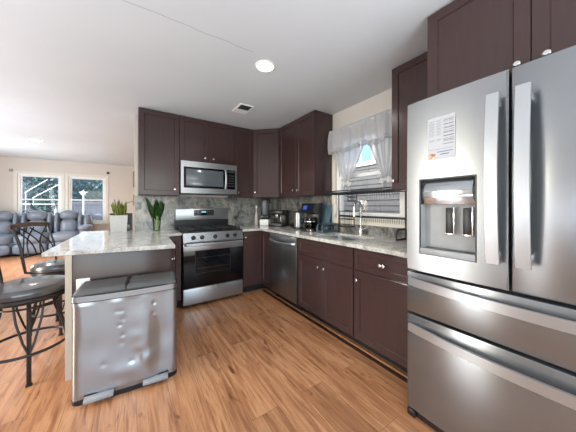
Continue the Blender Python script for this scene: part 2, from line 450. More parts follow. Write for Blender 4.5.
# granite backsplash
single('backsplash', B(((-2.165, -.02, .9145), (-.021, -.001, 1.3715))), 'splash', 'mottled green grey granite backsplash slab behind the stove', 'backsplash', smooth=False)
mb = MB(); mb.box((-.02, -1.44, .9145), (-.001, -.001, 1.3715)); mb.box((-.02, -2.93, .9145), (-.001, -1.44, 1.018))
single('backsplash', mb, 'splash', 'granite backsplash slab running along the sink wall below the window', 'backsplash', smooth=False)

# ------------------------------------------------------------------ cabinets
def knob(parent, x, z, yf):
    mb = MB(); mb.lathe([(.005, 0), (.005, .012), (.010, .015), (.0145, .020), (.0145, .025), (.010, .029), (0, .030)], (x, yf, z), 16, '-y')
    part('knob', mb, 'nickel', parent)
def cabinet(name, label, cat, loc, rz, w, z0, z1, depth, fronts, toe=0, hollow=False, body_x=None):
    """local frame: x along the face from its left end, -y outwards, face frame at y=0; fronts = (kind, x0,x1,z0,z1,(knob x,knob z) or None)"""
    t = thing(name, label, cat, loc, rz)
    a, b = body_x or (0, w)
    if hollow: part('carcass', B(((a, 0, z0+toe), (b, depth, z0+toe+.018)), ((a, 0, z0+toe), (a+.018, depth, z1)), ((b-.018, 0, z0+toe), (b, depth, z1)), ((a, 0, z1-.2), (b, .018, z1))), 'cab', t, False)
    else: part('carcass', B(((a, 0, z0+toe), (b, depth, z1)), bev=.001), 'cab', t)
    if toe: part('toe_kick', B(((a, .07, z0), (b, .085, z0+toe))), 'gap', t)
    for (k, x0, x1, c0, c1, kn) in fronts:
        mb = MB(); mb.shaker(x0, x1, c0, c1, -.021, .02, .057 if c1-c0 > .25 else .042)
        d = part(k, mb, 'cab', t)
        if kn: knob(d, kn[0], kn[1], -.021)
    return t
g = .002
UZ0, UZ1 = 1.372, 2.437
# uppers over the range wall (face frame at y=-.305)
cabinet('wall_cabinet', 'tall single door dark brown wall cabinet left of the microwave', 'cabinet', (-2.134, -.305, 0), 0, .457, UZ0, UZ1, .303,
        [('door', g, .457-g, UZ0+.004, UZ1-.012, (.40, 1.452))])
cabinet('wall_cabinet', 'short two door dark brown wall cabinet directly above the microwave', 'cabinet', (-1.677, -.305, 0), 0, .762, 1.832, UZ1, .303,
        [('door', g, .380, 1.838, UZ1-.012, (.325, 1.895)), ('door', .383, .762-g, 1.838, UZ1-.012, (.438, 1.895))])
cabinet('wall_cabinet', 'narrow single door dark brown wall cabinet right of the microwave', 'cabinet', (-.915, -.305, 0), 0, .305, UZ0, UZ1, .303,
        [('door', g, .305-g, UZ0+.004, UZ1-.012, (.045, 1.44))])
# diagonal corner upper
t = thing('corner_wall_cabinet', 'diagonal corner dark brown wall cabinet where the two walls meet', 'cabinet', (-.61, -.305, 0), -PI/4)
mb = MB(); cs = math.cos(PI/4)
def toloc(x, y):
    dx, dy = x+.61, y+.305
    return (dx*cs-dy*cs, dx*cs+dy*cs)
mb.prism([toloc(-.61, -.305), toloc(-.305, -.61), toloc(-.003, -.61), toloc(-.003, -.003), toloc(-.61, -.003)], UZ0, UZ1)
part('carcass', mb, 'cab', t, False)
mb = MB(); mb.shaker(.012, .419, UZ0+.004, UZ1-.012, -.021); d = part('door', mb, 'cab', t); knob(d, .05, 1.45, -.021)
# two door upper on the sink wall
cabinet('wall_cabinet', 'two door dark brown wall cabinet with glossy end panel beside the curtains', 'cabinet', (-.305, -.612, 0), R90, .83, UZ0, UZ1, .303,
        [('door', .012, .448, UZ0+.004, UZ1-.012, (.395, 1.452)), ('door', .451, .83-g, UZ0+.004, UZ1-.012, (.50, 1.452))])
cabinet('wall_cabinet', 'single door dark brown wall cabinet between the curtained window and the refrigerator', 'cabinet', (-.305, -2.483, 0), R90, .446, UZ0, UZ1, .303,
        [('door', g, .446-g, UZ0+.004, UZ1-.012, (.030, 1.452))])
cabinet('wall_cabinet', 'deep two door dark brown wall cabinet above the refrigerator', 'cabinet', (-.64, -2.936, 0), R90, .925, 1.875, UZ1, .638,
        [('door', g, .461, 1.88, UZ1-.010, (.418, 1.915)), ('door', .464, .925-g, 1.88, UZ1-.010, (.515, 1.915))])
# base cabinets, faces at .61 from the walls
BZ1 = .882
cabinet('base_cabinet', 'narrow dark brown filler cabinet between the peninsula and the stove', 'cabinet', (-1.905, -.61, 0), 0, .20, 0, BZ1, .605,
        [('panel', .010, .195, .11, .87, None)], .10)
t = thing('corner_base_cabinet', 'dark brown L shaped corner base cabinet with two narrow doors between stove and dishwasher', 'cabinet', (-.61, -.61, 0), 0)
part('carcass', B(((-.305, 0, .1), (.605, .605, BZ1)), ((0, -.285, .1), (.605, 0, BZ1))), 'cab', t, False)
part('toe_kick', B(((-.305, .07, 0), (.08, .085, .1)), ((.07, -.285, 0), (.085, .085, .1))), 'gap', t, False)
mb = MB(); mb.shaker(-.302, -.022, .11, .87, -.021); d = part('door', mb, 'cab', t)
mb = MB(); mb.shaker(.022, .283, .11, .87, -.021); mb.bm.transform(Matrix.Rotation(R90, 4, 'Z')); d2 = part('door', mb, 'cab', t)
knob(d, -.275, .80, -.021)
cabinet('sink_base_cabinet', 'dark brown double door base cabinet with false drawer front below the sink', 'cabinet', (-.61, -1.517, 0), R90, .80, 0, BZ1, .45,
        [('false_drawer', .005, .796, .70, .868, None), ('door', .005, .400, .11, .690, (.365, .618)), ('door', .404, .796, .11, .690, (.452, .618))], .10, hollow=True)
t = cabinet('base_cabinet', 'dark brown base cabinet with one drawer above one door next to the refrigerator', 'cabinet', (-.61, -2.319, 0), R90, .585, 0, BZ1, .605,
        [('drawer', .010, .572, .70, .868, None), ('door', .010, .572, .11, .690, (.048, .615))], .10)
dr = [c for c in t.children if c.name.startswith('drawer')][0]
knob(dr, .27, .783, -.021); knob(dr, .30, .783, -.021)

# peninsula
t = thing('peninsula_cabinet', 'dark brown peninsula cabinet with a plain end panel behind the trash can', 'cabinet', (-2.25, -1.0, 0), 0)
part('end_panel', B(((-.309, -.42, .0), (.295, -.40, BZ1)), bev=.001), 'cab', t)
part('carcass', B(((-.305, -.40, .0), (.318, .39, BZ1)), bev=.001), 'cab', t)
mb = MB(); mb.shaker(.012, .385, .11, .868, -.021); mb.bm.transform(Matrix.Translation((.318, -.395, 0)) @ Matrix.Rotation(PI/2, 4, 'Z')); d = part('door', mb, 'cab', t)
mb = MB(); mb.shaker(.392, .765, .11, .868, -.021); mb.bm.transform(Matrix.Translation((.318, -.395, 0)) @ Matrix.Rotation(PI/2, 4, 'Z')); part('door', mb, 'cab', t)
mb = MB(); mb.lathe([(.005, 0), (.005, .012), (.0145, .020), (.0145, .025), (0, .030)], (.339, -.345, .76), 16, 'x'); part('knob', mb, 'nickel', d)
single('peninsula_side_panel', B(((-2.597, -1.425, .0), (-2.561, -.1, BZ1))), 'panel_edge', 'pale cream upright panel edge supporting the left side of the peninsula counter', 'panel', smooth=False)
# outlet on end panel
def outlet(label, loc, rz, w=.078, h=.12, body='white', slots=True):
    t = thing('outlet', label, 'outlet', loc, rz)
    part('cover_plate', B(((-w/2, -.007, -h/2), (w/2, 0, h/2)), bev=.003), body, t)
    for s in (-1, 1):
        mb = MB(); mb.box((-.017, -.0095, s*.024-.014), (.017, -.006, s*.024+.014), .004); r = part('receptacle', mb, body, t)
        mb = MB(); mb.box((-.008, -.0100, s*.024-.006), (-.005, -.0092, s*.024+.006)); mb.box((.005, -.0100, s*.024-.006), (.008, -.0092, s*.024+.006)); part('slots', mb, 'outlet_slot', r)
outlet('white outlet plate on the peninsula end panel just above the trash can', (-2.500, -1.42, .648), 0)
outlet('white outlet plate on the wall beside the window, behind the dish rack', (0, -1.478, 1.20), R90, .07, .115)
outlet('grey outlet plate on the granite near the wall end, left of the glass vase', (-2.13, -.02, 1.24), 0, .06, .10, 'mgrey')

# countertops
mb = MB()
mb.prism([(-2.722, -1.385), (-1.905, -1.53), (-1.872, -.645), (-1.703, -.645), (-1.703, -.021), (-2.172, -.021), (-2.172, .21), (-2.705, .21)], .8825, .914, .004)
single('countertop', mb, 'counter', 'glossy pale granite peninsula countertop with breakfast overhang', 'countertop', smooth=False)
mb = MB()
SX0, SX1, SY0, SY1 = -.535, -.155, -2.22, -1.70
def rrect(x0, x1, y0, y1, r, n=5):
    P = []
    for cx, cy, a0 in ((x1-r, y1-r, 0), (x0+r, y1-r, PI/2), (x0+r, y0+r, PI), (x1-r, y0+r, 1.5*PI)):
        for k in range(n+1): a = a0+k*PI/2/n; P.append((cx+r*math.cos(a), cy+r*math.sin(a)))
    return P
def slab_with_hole(outer, hole, z0, z1):
    mb = MB(); bm = mb.bm
    for z, flip in ((z1, False), (z0, True)):
        es = []
        for loop in (outer, hole):
            vs = [bm.verts.new((x, y, z)) for x, y in loop]
            es += [bm.edges.new((vs[i], vs[(i+1) % len(vs)])) for i in range(len(vs))]
        bmesh.ops.triangle_fill(bm, use_beauty=True, use_dissolve=False, edges=es)
    for loop in (outer, hole):
        n = len(loop)
        for i in range(n):
            (a, b), (c, d) = loop[i], loop[(i+1) % n]
            mb.quad([(a, b, z0), (c, d, z0), (c, d, z1), (a, b, z1)])
    bmesh.ops.remove_doubles(bm, verts=bm.verts[:], dist=1e-5)
    return mb
mb = slab_with_hole([(-.927, -.021), (-.927, -.645), (-.645, -.645), (-.645, -2.905), (-.021, -2.905), (-.021, -.021)], rrect(SX0, SX1, SY0, SY1, .06), .8825, .914)
single('countertop', mb, 'counter', 'L shaped pale granite countertop around the corner along the sink wall', 'countertop', smooth=False)
# sink
t = thing('sink', 'undermounted stainless steel sink basin set in the granite countertop', 'sink', ((SX0+SX1)/2, (SY0+SY1)/2, .68))
mb = MB(); lay = []
for off, z in ((-.012, .2015), (-.012, .198), (.004, .198), (.012, .03), (.045, .004)):
    lay.append([mb.bm.verts.new((x-(SX0+SX1)/2, y-(SY0+SY1)/2, z)) for x, y in rrect(SX0+off, SX1-off, SY0+off, SY1-off, max(.02, .06-off*.3))])
for A, Bq in zip(lay, lay[1:]):
    n = len(A)
    for k in range(n): mb.bm.faces.new([A[k], A[(k+1) % n], Bq[(k+1) % n], Bq[k]])
mb.bm.faces.new(lay[-1])
part('basin', mb, 'range', t)
mb = MB(); mb.lathe([(.0, .006), (.03, .006), (.042, .010), (.045, .006)], (0, 0, 0), 20); part('drain', mb, 'chrome', t)
# faucet
t = thing('faucet', 'chrome gooseneck faucet with side lever behind the sink', 'faucet', (-.085, -1.965, .914))
mb = MB(); mb.lathe([(.030, 0), (.030, .006), (.022, .012), (.019, .07), (.015, .085), (.013, .09)], (0, 0, 0), 20); part('base', mb, 'nickel', t)
pts = [(0, 0, .08), (0, 0, .30)]
for k in range(1, 13): a = PI*k/12; pts.append((-.055+.055*math.cos(a), 0, .30+.075*math.sin(a)))
pts += [(-.111, 0, .26)]
mb = MB(); mb.tube(pts, .0115, 12); part('spout', mb, 'nickel', t)
mb = MB(); mb.tube([(-.111, 0, .265), (-.112, 0, .205)], [.0135, .0165], 12); part('spray_head', mb, 'nickel', t)
mb = MB(); mb.tube([(0, -.015, .06), (0, -.05, .075), (0, -.085, .10)], [.008, .007, .006], 10); part('lever', mb, 'nickel', t)

# oak quarter round and a flat dark brown strip in front of the base cabinets
for n, (a, b, h, m) in enumerate(((-.575, -.520, .016, 'trimwood'), (-.618, -.576, .004, 'stripdark')), 1):
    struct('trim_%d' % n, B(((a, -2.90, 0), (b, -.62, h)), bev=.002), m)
# ------------------------------------------------------------------ dishwasher
t = thing('dishwasher', 'dark stainless steel dishwasher built in below the counter', 'dishwasher', (-.61, -.899, 0), R90)
part('tub', B(((0, 0, .1), (.612, .57, .878))), 'gap', t, False)
part('toe_kick', B(((0, .05, 0), (.612, .065, .1))), 'gap', t, False)
part('door', B(((.006, -.030, .105), (.606, 0, .872)), bev=.004), 'dish', t)
mb = MB(); mb.box((.006, -.0315, .80), (.606, -.029, .872), .001); part('control_strip', mb, 'range', t)
pts = [(.035, -.03, .792)]+[(.05+.51*k/10, -.062-.018*math.sin(PI*k/10), .792-.012*math.sin(PI*k/10)) for k in range(11)]+[(.577, -.03, .792)]
mb = MB(); mb.tube(pts, .013, 10, flat=(1.2, .7)); part('handle', mb, 'fridge_handle', t)

# ------------------------------------------------------------------ gas range
t = thing('stove', 'stainless steel gas range with black oven door and five knobs', 'stove', (-1.316, 0, 0))
hw = .378
part('body', B(((-hw, -.63, .03), (hw, -.025, .905)), bev=.003), 'black', t)
part('storage_drawer', B(((-hw, -.672, .040), (hw, -.63, .232)), bev=.006), 'range', t)
dr = part('oven_door', B(((-hw, -.675, .240), (hw, -.63, .775)), bev=.006), 'blackgloss', t)
mb = MB(); mb.box((-hw, -.679, .690), (hw, -.674, .776), .002); part('door_trim', mb, 'range', dr)
mb = MB(); mb.plate([-.245, -.235, .195, .205], [.405, .415, .680, .688], -.6768, -.6745, {(1, 1)}); part('window_border', mb, 'black', dr, False)
mb = MB(); mb.box((-.235, -.6765, .415), (.195, -.6748, .680)); part('oven_window', mb, simple('oven_window_glass', (.006, .007, .009, 1), .05, spec=.3), dr)
mb = MB()
for z in (.47, .60): mb.tube([(-.225, -.678, z), (.185, -.678, z)], .0018, 6)
part('oven_rack', mb, 'dgrey', dr)
pts = [(-.36, -.675, .762)]+[(-.345+.69*k/10, -.722-.012*math.sin(PI*k/10), .764) for k in range(11)]+[(.36, -.675, .762)]
mb = MB(); mb.tube(pts, .014, 10, flat=(.85, 1)); part('handle', mb, 'fridge_handle', dr)
mb = MB(); mb.prism_x([(-.63, .785), (-.678, .785), (-.682, .80), (-.655, .905), (-.63, .912)], -hw, hw); cp = part('control_panel', mb, 'range', t, False)
tilt = math.atan2(.027, .105)
for x in (-.262, -.16, 0.0, .16, .262):
    mb = MB(); mb.lathe([(.0265, 0), (.0265, .006), (.021, .010), (.019, .030), (.015, .034), (0, .034)], (0, 0, 0), 20, '-y'); mb.box((-.004, -.038, -.019), (.004, -.010, .019), .002)
    mb.bm.transform(Matrix.Translation((x, -.671, .848)) @ Matrix.Rotation(-tilt, 4, 'X')); part('control_knob', mb, 'black', cp)
part('cooktop', B(((-hw, -.655, .905), (hw, -.10, .918)), bev=.004), 'iron', t)
for x in (-.24, 0, .24):
    mb = MB(); x0, x1 = x-.112, x+.112
    zt = .945
    for X in (x0, x1): mb.box((X-.006, -.62, zt-.008), (X+.006, -.15, zt+.004), .002)
    for Yq in (-.62, -.50, -.385, -.27, -.15): mb.box((x0, Yq-.005, zt-.006), (x1, Yq+.005, zt+.004), .002)
    mb.box((x-.005, -.62, zt-.006), (x+.005, -.15, zt+.004), .002)
    for X in (x0, x1):
        for Yq in (-.61, -.16): mb.box((X-.006, Yq-.006, .918), (X+.006, Yq+.006, zt))
    part('grate', mb, 'iron', t)
for x, y, r in ((-.24, -.50, .045), (-.24, -.27, .036), (.24, -.50, .05), (.24, -.27, .032), (0, -.385, .042)):
    mb = MB(); mb.lathe([(r*1.15, .918), (r*1.15, .924), (r, .926), (r, .934), (r*.8, .937), (0, .937)], (x, y, 0), 20); part('burner', mb, 'iron', t)
part('rear_riser', B(((-hw, -.095, .90), (hw, -.025, 1.035))), 'black', t, False)
bg = part('backguard', B(((-hw, -.105, 1.035), (hw, -.022, 1.198)), bev=.008), 'range', t)
mb = MB(); mb.box((-.133, -.1075, 1.098), (.147, -.104, 1.175), .001); dp = part('display_panel', mb, 'blackgloss', bg)
mb = MB(); mb.box((-.03, -.1082, 1.140), (.035, -.1070, 1.158)); part('clock_digits', mb, 'clock', dp)
mb = MB()
for i in range(8):
    if i in (3, 4): continue
    for z in (1.115, 1.15): mb.box((-.12+i*.033, -.1082, z-.003), (-.105+i*.033, -.1070, z+.003))
part('button_marks', mb, 'mgrey', dp)
mb = MB(); mb.lathe([(.011, 0), (.011, .0015), (0, .0015)], (.02, -.672, .215), 16, '-y'); part('badge', mb, 'chrome', t)
for x in (-.33, .33):
    mb = MB(); mb.lathe([(.02, 0), (.02, .01), (.012, .012), (.012, .03)], (x, -.58, 0), 12); part('foot', mb, 'black', t)

# ------------------------------------------------------------------ microwave
t = thing('microwave', 'stainless over the range microwave mounted under the short cabinet', 'microwave', (-1.296, -.003, 1.40))
hw = .379
part('body', B(((-hw, -.375, .012), (hw, 0, .428)), bev=.003), 'black', t)
part('vent_base', B(((-hw+.01, -.385, .0), (hw-.01, -.01, .014))), 'black', t, False)
mb = MB(); mb.plate([-hw, -.345, .218, .352, hw], [.006, .075, .352, .427], -.400, -.375, {(1, 1), (2, 1)}); dd = part('front_frame', mb, 'range', t, False)
part('door_glass', B(((-.345, -.397, .075), (.222, -.378, .352))), 'blackgloss', t, False)
mb = MB(); mb.box((-.315, -.3985, .105), (.175, -.3965, .325), .0005); part('door_window', mb, simple('microwave_window_mesh', srgb(88, 96, 102), .12), t)
cp = part('control_panel', B(((.232, -.397, .075), (.352, -.378, .352))), 'blackgloss', t, False)
mb = MB(); mb.box((.25, -.3985, .315), (.335, -.3965, .338)); part('clock_display', mb, simple('green_lcd', srgb(58, 84, 74), .2), cp)
for r in range(5):
    for c in range(3):
        mb = MB(); mb.box((.256+c*.028, -.3982, .115+r*.037), (.274+c*.028, -.3966, .131+r*.037)); part('key', mb, 'dgrey', cp, False)
pts = [(.205, -.40, .345)]+[(.205, -.425-.020*math.sin(PI*k/8), .335-.245*k/8) for k in range(9)]+[(.205, -.40, .08)]
mb = MB(); mb.tube(pts, .014, 10, flat=(.8, 1.15)); part('handle', mb, 'fridge_handle', t)

# ------------------------------------------------------------------ refrigerator
t = thing('refrigerator', 'large stainless steel french door refrigerator with ice and water dispenser', 'refrigerator', (-.852, -2.914, 0), R90)
W = .912
part('cabinet_body', B(((.004, .075, .05), (W-.004, .80, 1.80)), bev=.004), 'dgrey', t)
mb = MB(); mb.box((.004, .012, .012), (W-.004, .09, .052), .004); mb.box((.0, -.004, .008), (.05, .05, .048), .008); mb.box((W-.05, -.004, .008), (W, .05, .048), .008); part('base_grille', mb, 'black', t)
Dz0, Dz1 = .866, 1.832
hx0, hx1, hz0, hz1 = .071, .337, .966, 1.386
mb = MB(); mb.plate([0, hx0, hx1, .449], [Dz0, hz0, hz1, Dz1], 0, .068, {(1, 1)})
es = [e for e in mb.bm.edges if all(abs(v.co.y) < 1e-6 for v in e.verts) and (all(abs(v.co.x) < 1e-6 for v in e.verts) or all(abs(v.co.x-.449) < 1e-6 for v in e.verts) or all(abs(v.co.z-Dz1) < 1e-6 for v in e.verts) or all(abs(v.co.z-Dz0) < 1e-6 for v in e.verts))]
bmesh.ops.bevel(mb.bm, geom=es, offset=.006, segments=2, affect='EDGES')
ld = part('door', mb, 'fridge', t)
rd = part('door', B(((.459, 0, Dz0), (W, .068, Dz1)), bev=.006), 'fridge', t)
d1 = part('freezer_drawer', B(((0, 0, .618), (W, .068, .852)), bev=.006), 'fridge', t)
d2 = part('freezer_drawer', B(((0, 0, .052), (W, .068, .604)), bev=.006), 'fridge', t)
# dispenser
ds = MB()
ds.box((hx0, .062, hz0), (hx1, .068, hz1)); ds.box((hx0-.001, .0, hz0), (hx0+.006, .066, 1.244)); ds.box((hx1-.006, .0, hz0), (hx1+.001, .066, 1.244))
dsp = part('dispenser_recess', ds, 'mgrey', ld, False)
mb = MB(); mb.plate([hx0, hx0+.006, hx1-.006, hx1], [hz0, hz0+.006, hz1-.006, hz1], -.002, .006, {(1, 1)}); part('dispenser_rim', mb, 'dgrey', ld, False)
mb = MB()
def face(u, v):
    return (hx0+.006+(hx1-hx0-.012)*u, .010+.028*(1-math.sin(PI*min(1, v*.9+.1)))*.6+.016*(u-.5)**2, 1.244+.136*v)
mb.sheet(face, 12, 8, .004); part('dispenser_control_face', mb, steel('dispenser_mirror_face', .74, .12, (3, 3, 3), 0), ld)
mb = MB(); mb.tube([(hx1-.010, .006, 1.262+.105*k/8) for k in range(9)], [.004+.011*math.sin(PI*k/8) for k in range(9)], 8, flat=(.6, .4)); part('dispenser_button', mb, 'blackgloss', ld)
for a, b in ((.192, .228), (.270, .308)):
    mb = MB(); mb.box((a, .030, 1.088), (b, .045, 1.226), .004); p = part('dispenser_paddle', mb, 'black', ld)
    mb = MB(); mb.box((b, .026, 1.088), (b+.007, .047, 1.23), .002); mb.box((a, .026, 1.082), (b, .047, 1.093), .003); part('paddle_trim', mb, 'chrome', p)
mb = MB(); mb.box((hx0+.004, -.004, hz0+.002), (hx1-.004, .062, hz0+.035), .006); part('drip_tray', mb, 'mgrey', ld)
mb = MB(); mb.box((hx0+.02, .004, hz0+.034), (hx1-.02, .058, hz0+.0375)); part('drip_grid', mb, 'dgrey', ld, False)
# door handles: flat bars bowed towards the room
def vhandle(parent, x0, x1):
    mb = MB(); n = 14; z0, z1 = .982, 1.728
    prof = [(-.052-.026*math.sin(PI*k/n), z0+(z1-z0)*k/n) for k in range(n+1)]
    poly = prof+[(y+.013, z) for y, z in reversed(prof)]
    mb.prism_x(poly, x0, x1)
    for z in (1.01, 1.70): mb.box(((x0+x1)/2-.011, -.045, z-.02), ((x0+x1)/2+.011, .002, z+.02), .003)
    part('handle', mb, 'fridge_handle', parent, True, 25)
vhandle(ld, .386, .430); vhandle(rd, .482, .527)
def hhandle(parent, z0, z1):
    n = 16; xa, xb = .022, W-.022
    prof = [(xa+(xb-xa)*k/n, -.030-.040*math.sin(PI*k/n)) for k in range(n+1)]
    poly = prof+[(x, y+.014) for x, y in reversed(prof)]
    mb = MB(); mb.prism(poly, z0, z1, .003)
    for x in (.05, W-.05): mb.box((x-.02, -.030, z0+.012), (x+.02, .002, z1-.012), .003)
    part('handle', mb, 'fridge_handle', parent, True, 25)
hhandle(d1, .780, .824); hhandle(d2, .515, .560)
for x in (.03, W-.03):
    mb = MB(); mb.box((x-.03, .02, 1.832), (x+.03, .12, 1.846), .004); part('hinge_cover', mb, 'dgrey', t)
# calendar sheet on the door
def mk_sheet():
    tt = NT('printed_paper'); return tt.set(Base_Color=tt.ramp(tt.noise(tt.coords(), 4), [(0, srgb(178, 180, 184)), (1, srgb(186, 187, 190))]), Roughness=.5)
M['paper'] = mk_sheet()
t = thing('printed_sheet', 'white printed schedule sheet with small photo stuck on the refrigerator door', 'paper', (-.8535, -3.031, 1.485), R90)
part('sheet', B(((0, -.0012, 0), (.132, 0, .224))), 'paper', t, False)
mb = MB()
for r in range(9):
    for c, (a, b) in enumerate(((.008, .038), (.045, .070), (.078, .100), (.104, .127))):
        if c < 2 and r % 2 == 0 and r > 5: continue
        z = .205-r*.0145
        mb.box((a, -.0016, z), (b, -.0011, z+.0022))
        if c < 2: mb.box((a, -.0016, z-.006), (a+(b-a)*.8, -.0011, z-.0046))
part('text_lines', mb, simple('grey_print', srgb(120, 122, 134), .6), t, False)
mb = MB()
for r in range(7): mb.box((.078, -.0017, .198-r*.0205), (.126, -.0011, .2005-r*.0205))
part('blue_rows', mb, simple('navy_print', srgb(70, 78, 108), .6), t, False)
mb = MB(); mb.box((.048, -.0016, .036), (.122, -.0011, .040)); mb.box((.062, -.0016, .022), (.105, -.0011, .027)); mb.box((.008, -.0016, .052), (.120, -.0011, .0535)); part('footer_text', mb, simple('blue_print', srgb(86, 104, 150), .6), t, False)
tt = NT('small_photo'); nn = tt.noise(tt.coords(), 60, 2)
ph = tt.set(Base_Color=tt.ramp(nn, [(.3, srgb(84, 54, 44)), (.5, srgb(196, 150, 120)), (.7, srgb(232, 220, 205))]), Roughness=.5)
part('photo', B(((.006, -.0017, .005), (.040, -.0011, .034))), ph, t, False)

# ------------------------------------------------------------------ trash can
t = thing('trash_can', 'dented stainless steel two compartment step trash can against the peninsula', 'trash can', (-2.213, -1.625, 0), math.radians(-5))
hw, hd = .295, .145
def outline(e=0, n=8):
    """plan: slightly bowed front, rounded corners"""
    P = []
    x0, x1, y0, y1 = -hw+e, hw-e, -hd+e, hd-e
    r = .035
    for k in range(n+1): a = PI+k*PI/2/n; P.append((x0+r+r*math.cos(a), y0+r+r*math.sin(a)))
    for k in range(1, 100):
        f = k/100; P.append((x0+r+(x1-x0-2*r)*f, y0-.016*math.sin(PI*f)))
    for k in range(n+1): a = 1.5*PI+k*PI/2/n; P.append((x1-r+r*math.cos(a), y0+r+r*math.sin(a)))
    P += [(x1, y1-.012), (x1-.012, y1), (x0+.012, y1), (x0, y1-.012)]
    return P
dents = [(-.06, .548, .010, .005), (-.035, .545, .009, .005), (-.03, .49, .012, .005), (-.045, .455, .009, .008), (-.03, .385, .009, .007), (-.035, .335, .013, .005), (.15, .56, .009, .007), (.145, .49, .010, .004),
         (.03, .16, .030, -.006), (-.03, .10, .030, .003), (.10, .25, .035, .005), (-.13, .22, .012, .006), (.02, .20, .010, .007), (-.06, .06, .03, -.005), (.16, .14, .035, .005), (.055, .36, .03, -.003), (.0, .03, .04, .004),
         (.05, .47, .05, -.006), (.035, .36, .035, -.006), (.06, .28, .03, -.008), (.11, .20, .03, -.008), (-.05, .15, .035, -.006), (-.17, .33, .06, .006), (.20, .33, .06, .007)]
mb = MB(); rows = []
NZ = 100
base = outline()
for j in range(NZ+1):
    z = .028+(.640-.028)*j/NZ; row = []
    for x, y in base:
        d = 0
        if y < -hd+.03:
            for dx, dz, s, h in dents: d += (.6 if s < .021 else 1)*h*math.exp(-((x-dx)**2+(z-dz)**2)/(2*s*s))
            d += .013*noise.noise(Vector((x*10, z*1.1, 3.1)))+.0006*noise.noise(Vector((x*22, z*6, 1.1)))
            d += -.013*math.exp(-((x-.05)**2/.010+(z-.10)**2/.012))-.010*math.exp(-((x-.11)**2/.002+(z-.30)**2/.02))
            d *= min(1, (z-.028)/.03, (.64-z)/.03)
        row.append(mb.bm.verts.new((x, y+d, z)))
    rows.append(row)
for A, Bq in zip(rows, rows[1:]):
    n = len(A)
    for k in range(n): mb.bm.faces.new([A[k], A[(k+1) % n], Bq[(k+1) % n], Bq[k]])
mb.bm.faces.new(rows[-1])
part('bin_body', mb, 'can', t, True, 60)
mb = MB(); mb.prism([(x*1.006, y*1.01) for x, y in base], 0, .032, .004); part('base', mb, 'black', t)
mb = MB(); mb.prism([(x*1.012, y*1.02) for x, y in base], .636, .672, .003); part('rim', mb, 'can', t)
mb = MB(); mb.prism([(x*1.008, y*1.014) for x, y in base], .6315, .6365); part('rim_seam', mb, 'black', t, False)  # black band at the joint between body and rim
mb = MB(); mb.prism([(x*.99, y*.98) for x, y in base], .670, .6775); part('seam', mb, 'black', t, False)
for nm, xa, xb in (('lid', -hw+.006, -.018), ('lid', -.010, hw-.006)):
    mb = MB()
    yb = hd-.012; yf = -hd-.004
    def L(x, y, z): return (x, y, z)
    inx = .045
    a0 = xa; b0 = xb
    ta = xa+(inx if xa < -.1 else .0); tb = xb-(inx if xb > .1 else .0)
    lo_ = [(a0, yf+.02), (a0+(.012 if xa < -.1 else 0), yf+.004), (b0-(.012 if xb > .1 else 0), yf+.004), (b0, yf+.02), (b0, yb), (a0, yb)]
    hi_ = [(a0+.010, yf+.055), (ta, yf+.030), (tb, yf+.030), (b0-.010, yf+.055), (b0-.010, yb-.02), (a0+.010, yb-.02)]
    A = [mb.bm.verts.new((x, y, .674)) for x, y in lo_]; Bq = [mb.bm.verts.new((x, y, .684)) for x, y in lo_]; C = [mb.bm.verts.new((x, y, .700)) for x, y in hi_]
    for P_, Q_ in ((A, Bq), (Bq, C)):
        for k in range(6): mb.bm.faces.new([P_[k], P_[(k+1) % 6], Q_[(k+1) % 6], Q_[k]])
    mb.bm.faces.new(C); mb.bm.faces.new(A[::-1])
    part(nm, mb, 'lid', t, True, 50)
for xa, xb in ((-.225, -.075), (.085, .235)):
    mb = MB(); mb.box((xa, -hd-.052, .026), (xb, -hd+.0, .050), .005); part('pedal', mb, 'mgrey', t)
    mb = MB(); mb.box((xa-.004, -hd-.012, .050), (xb+.004, -hd+.02, .058), .002); part('pedal_slot', mb, 'black', t)

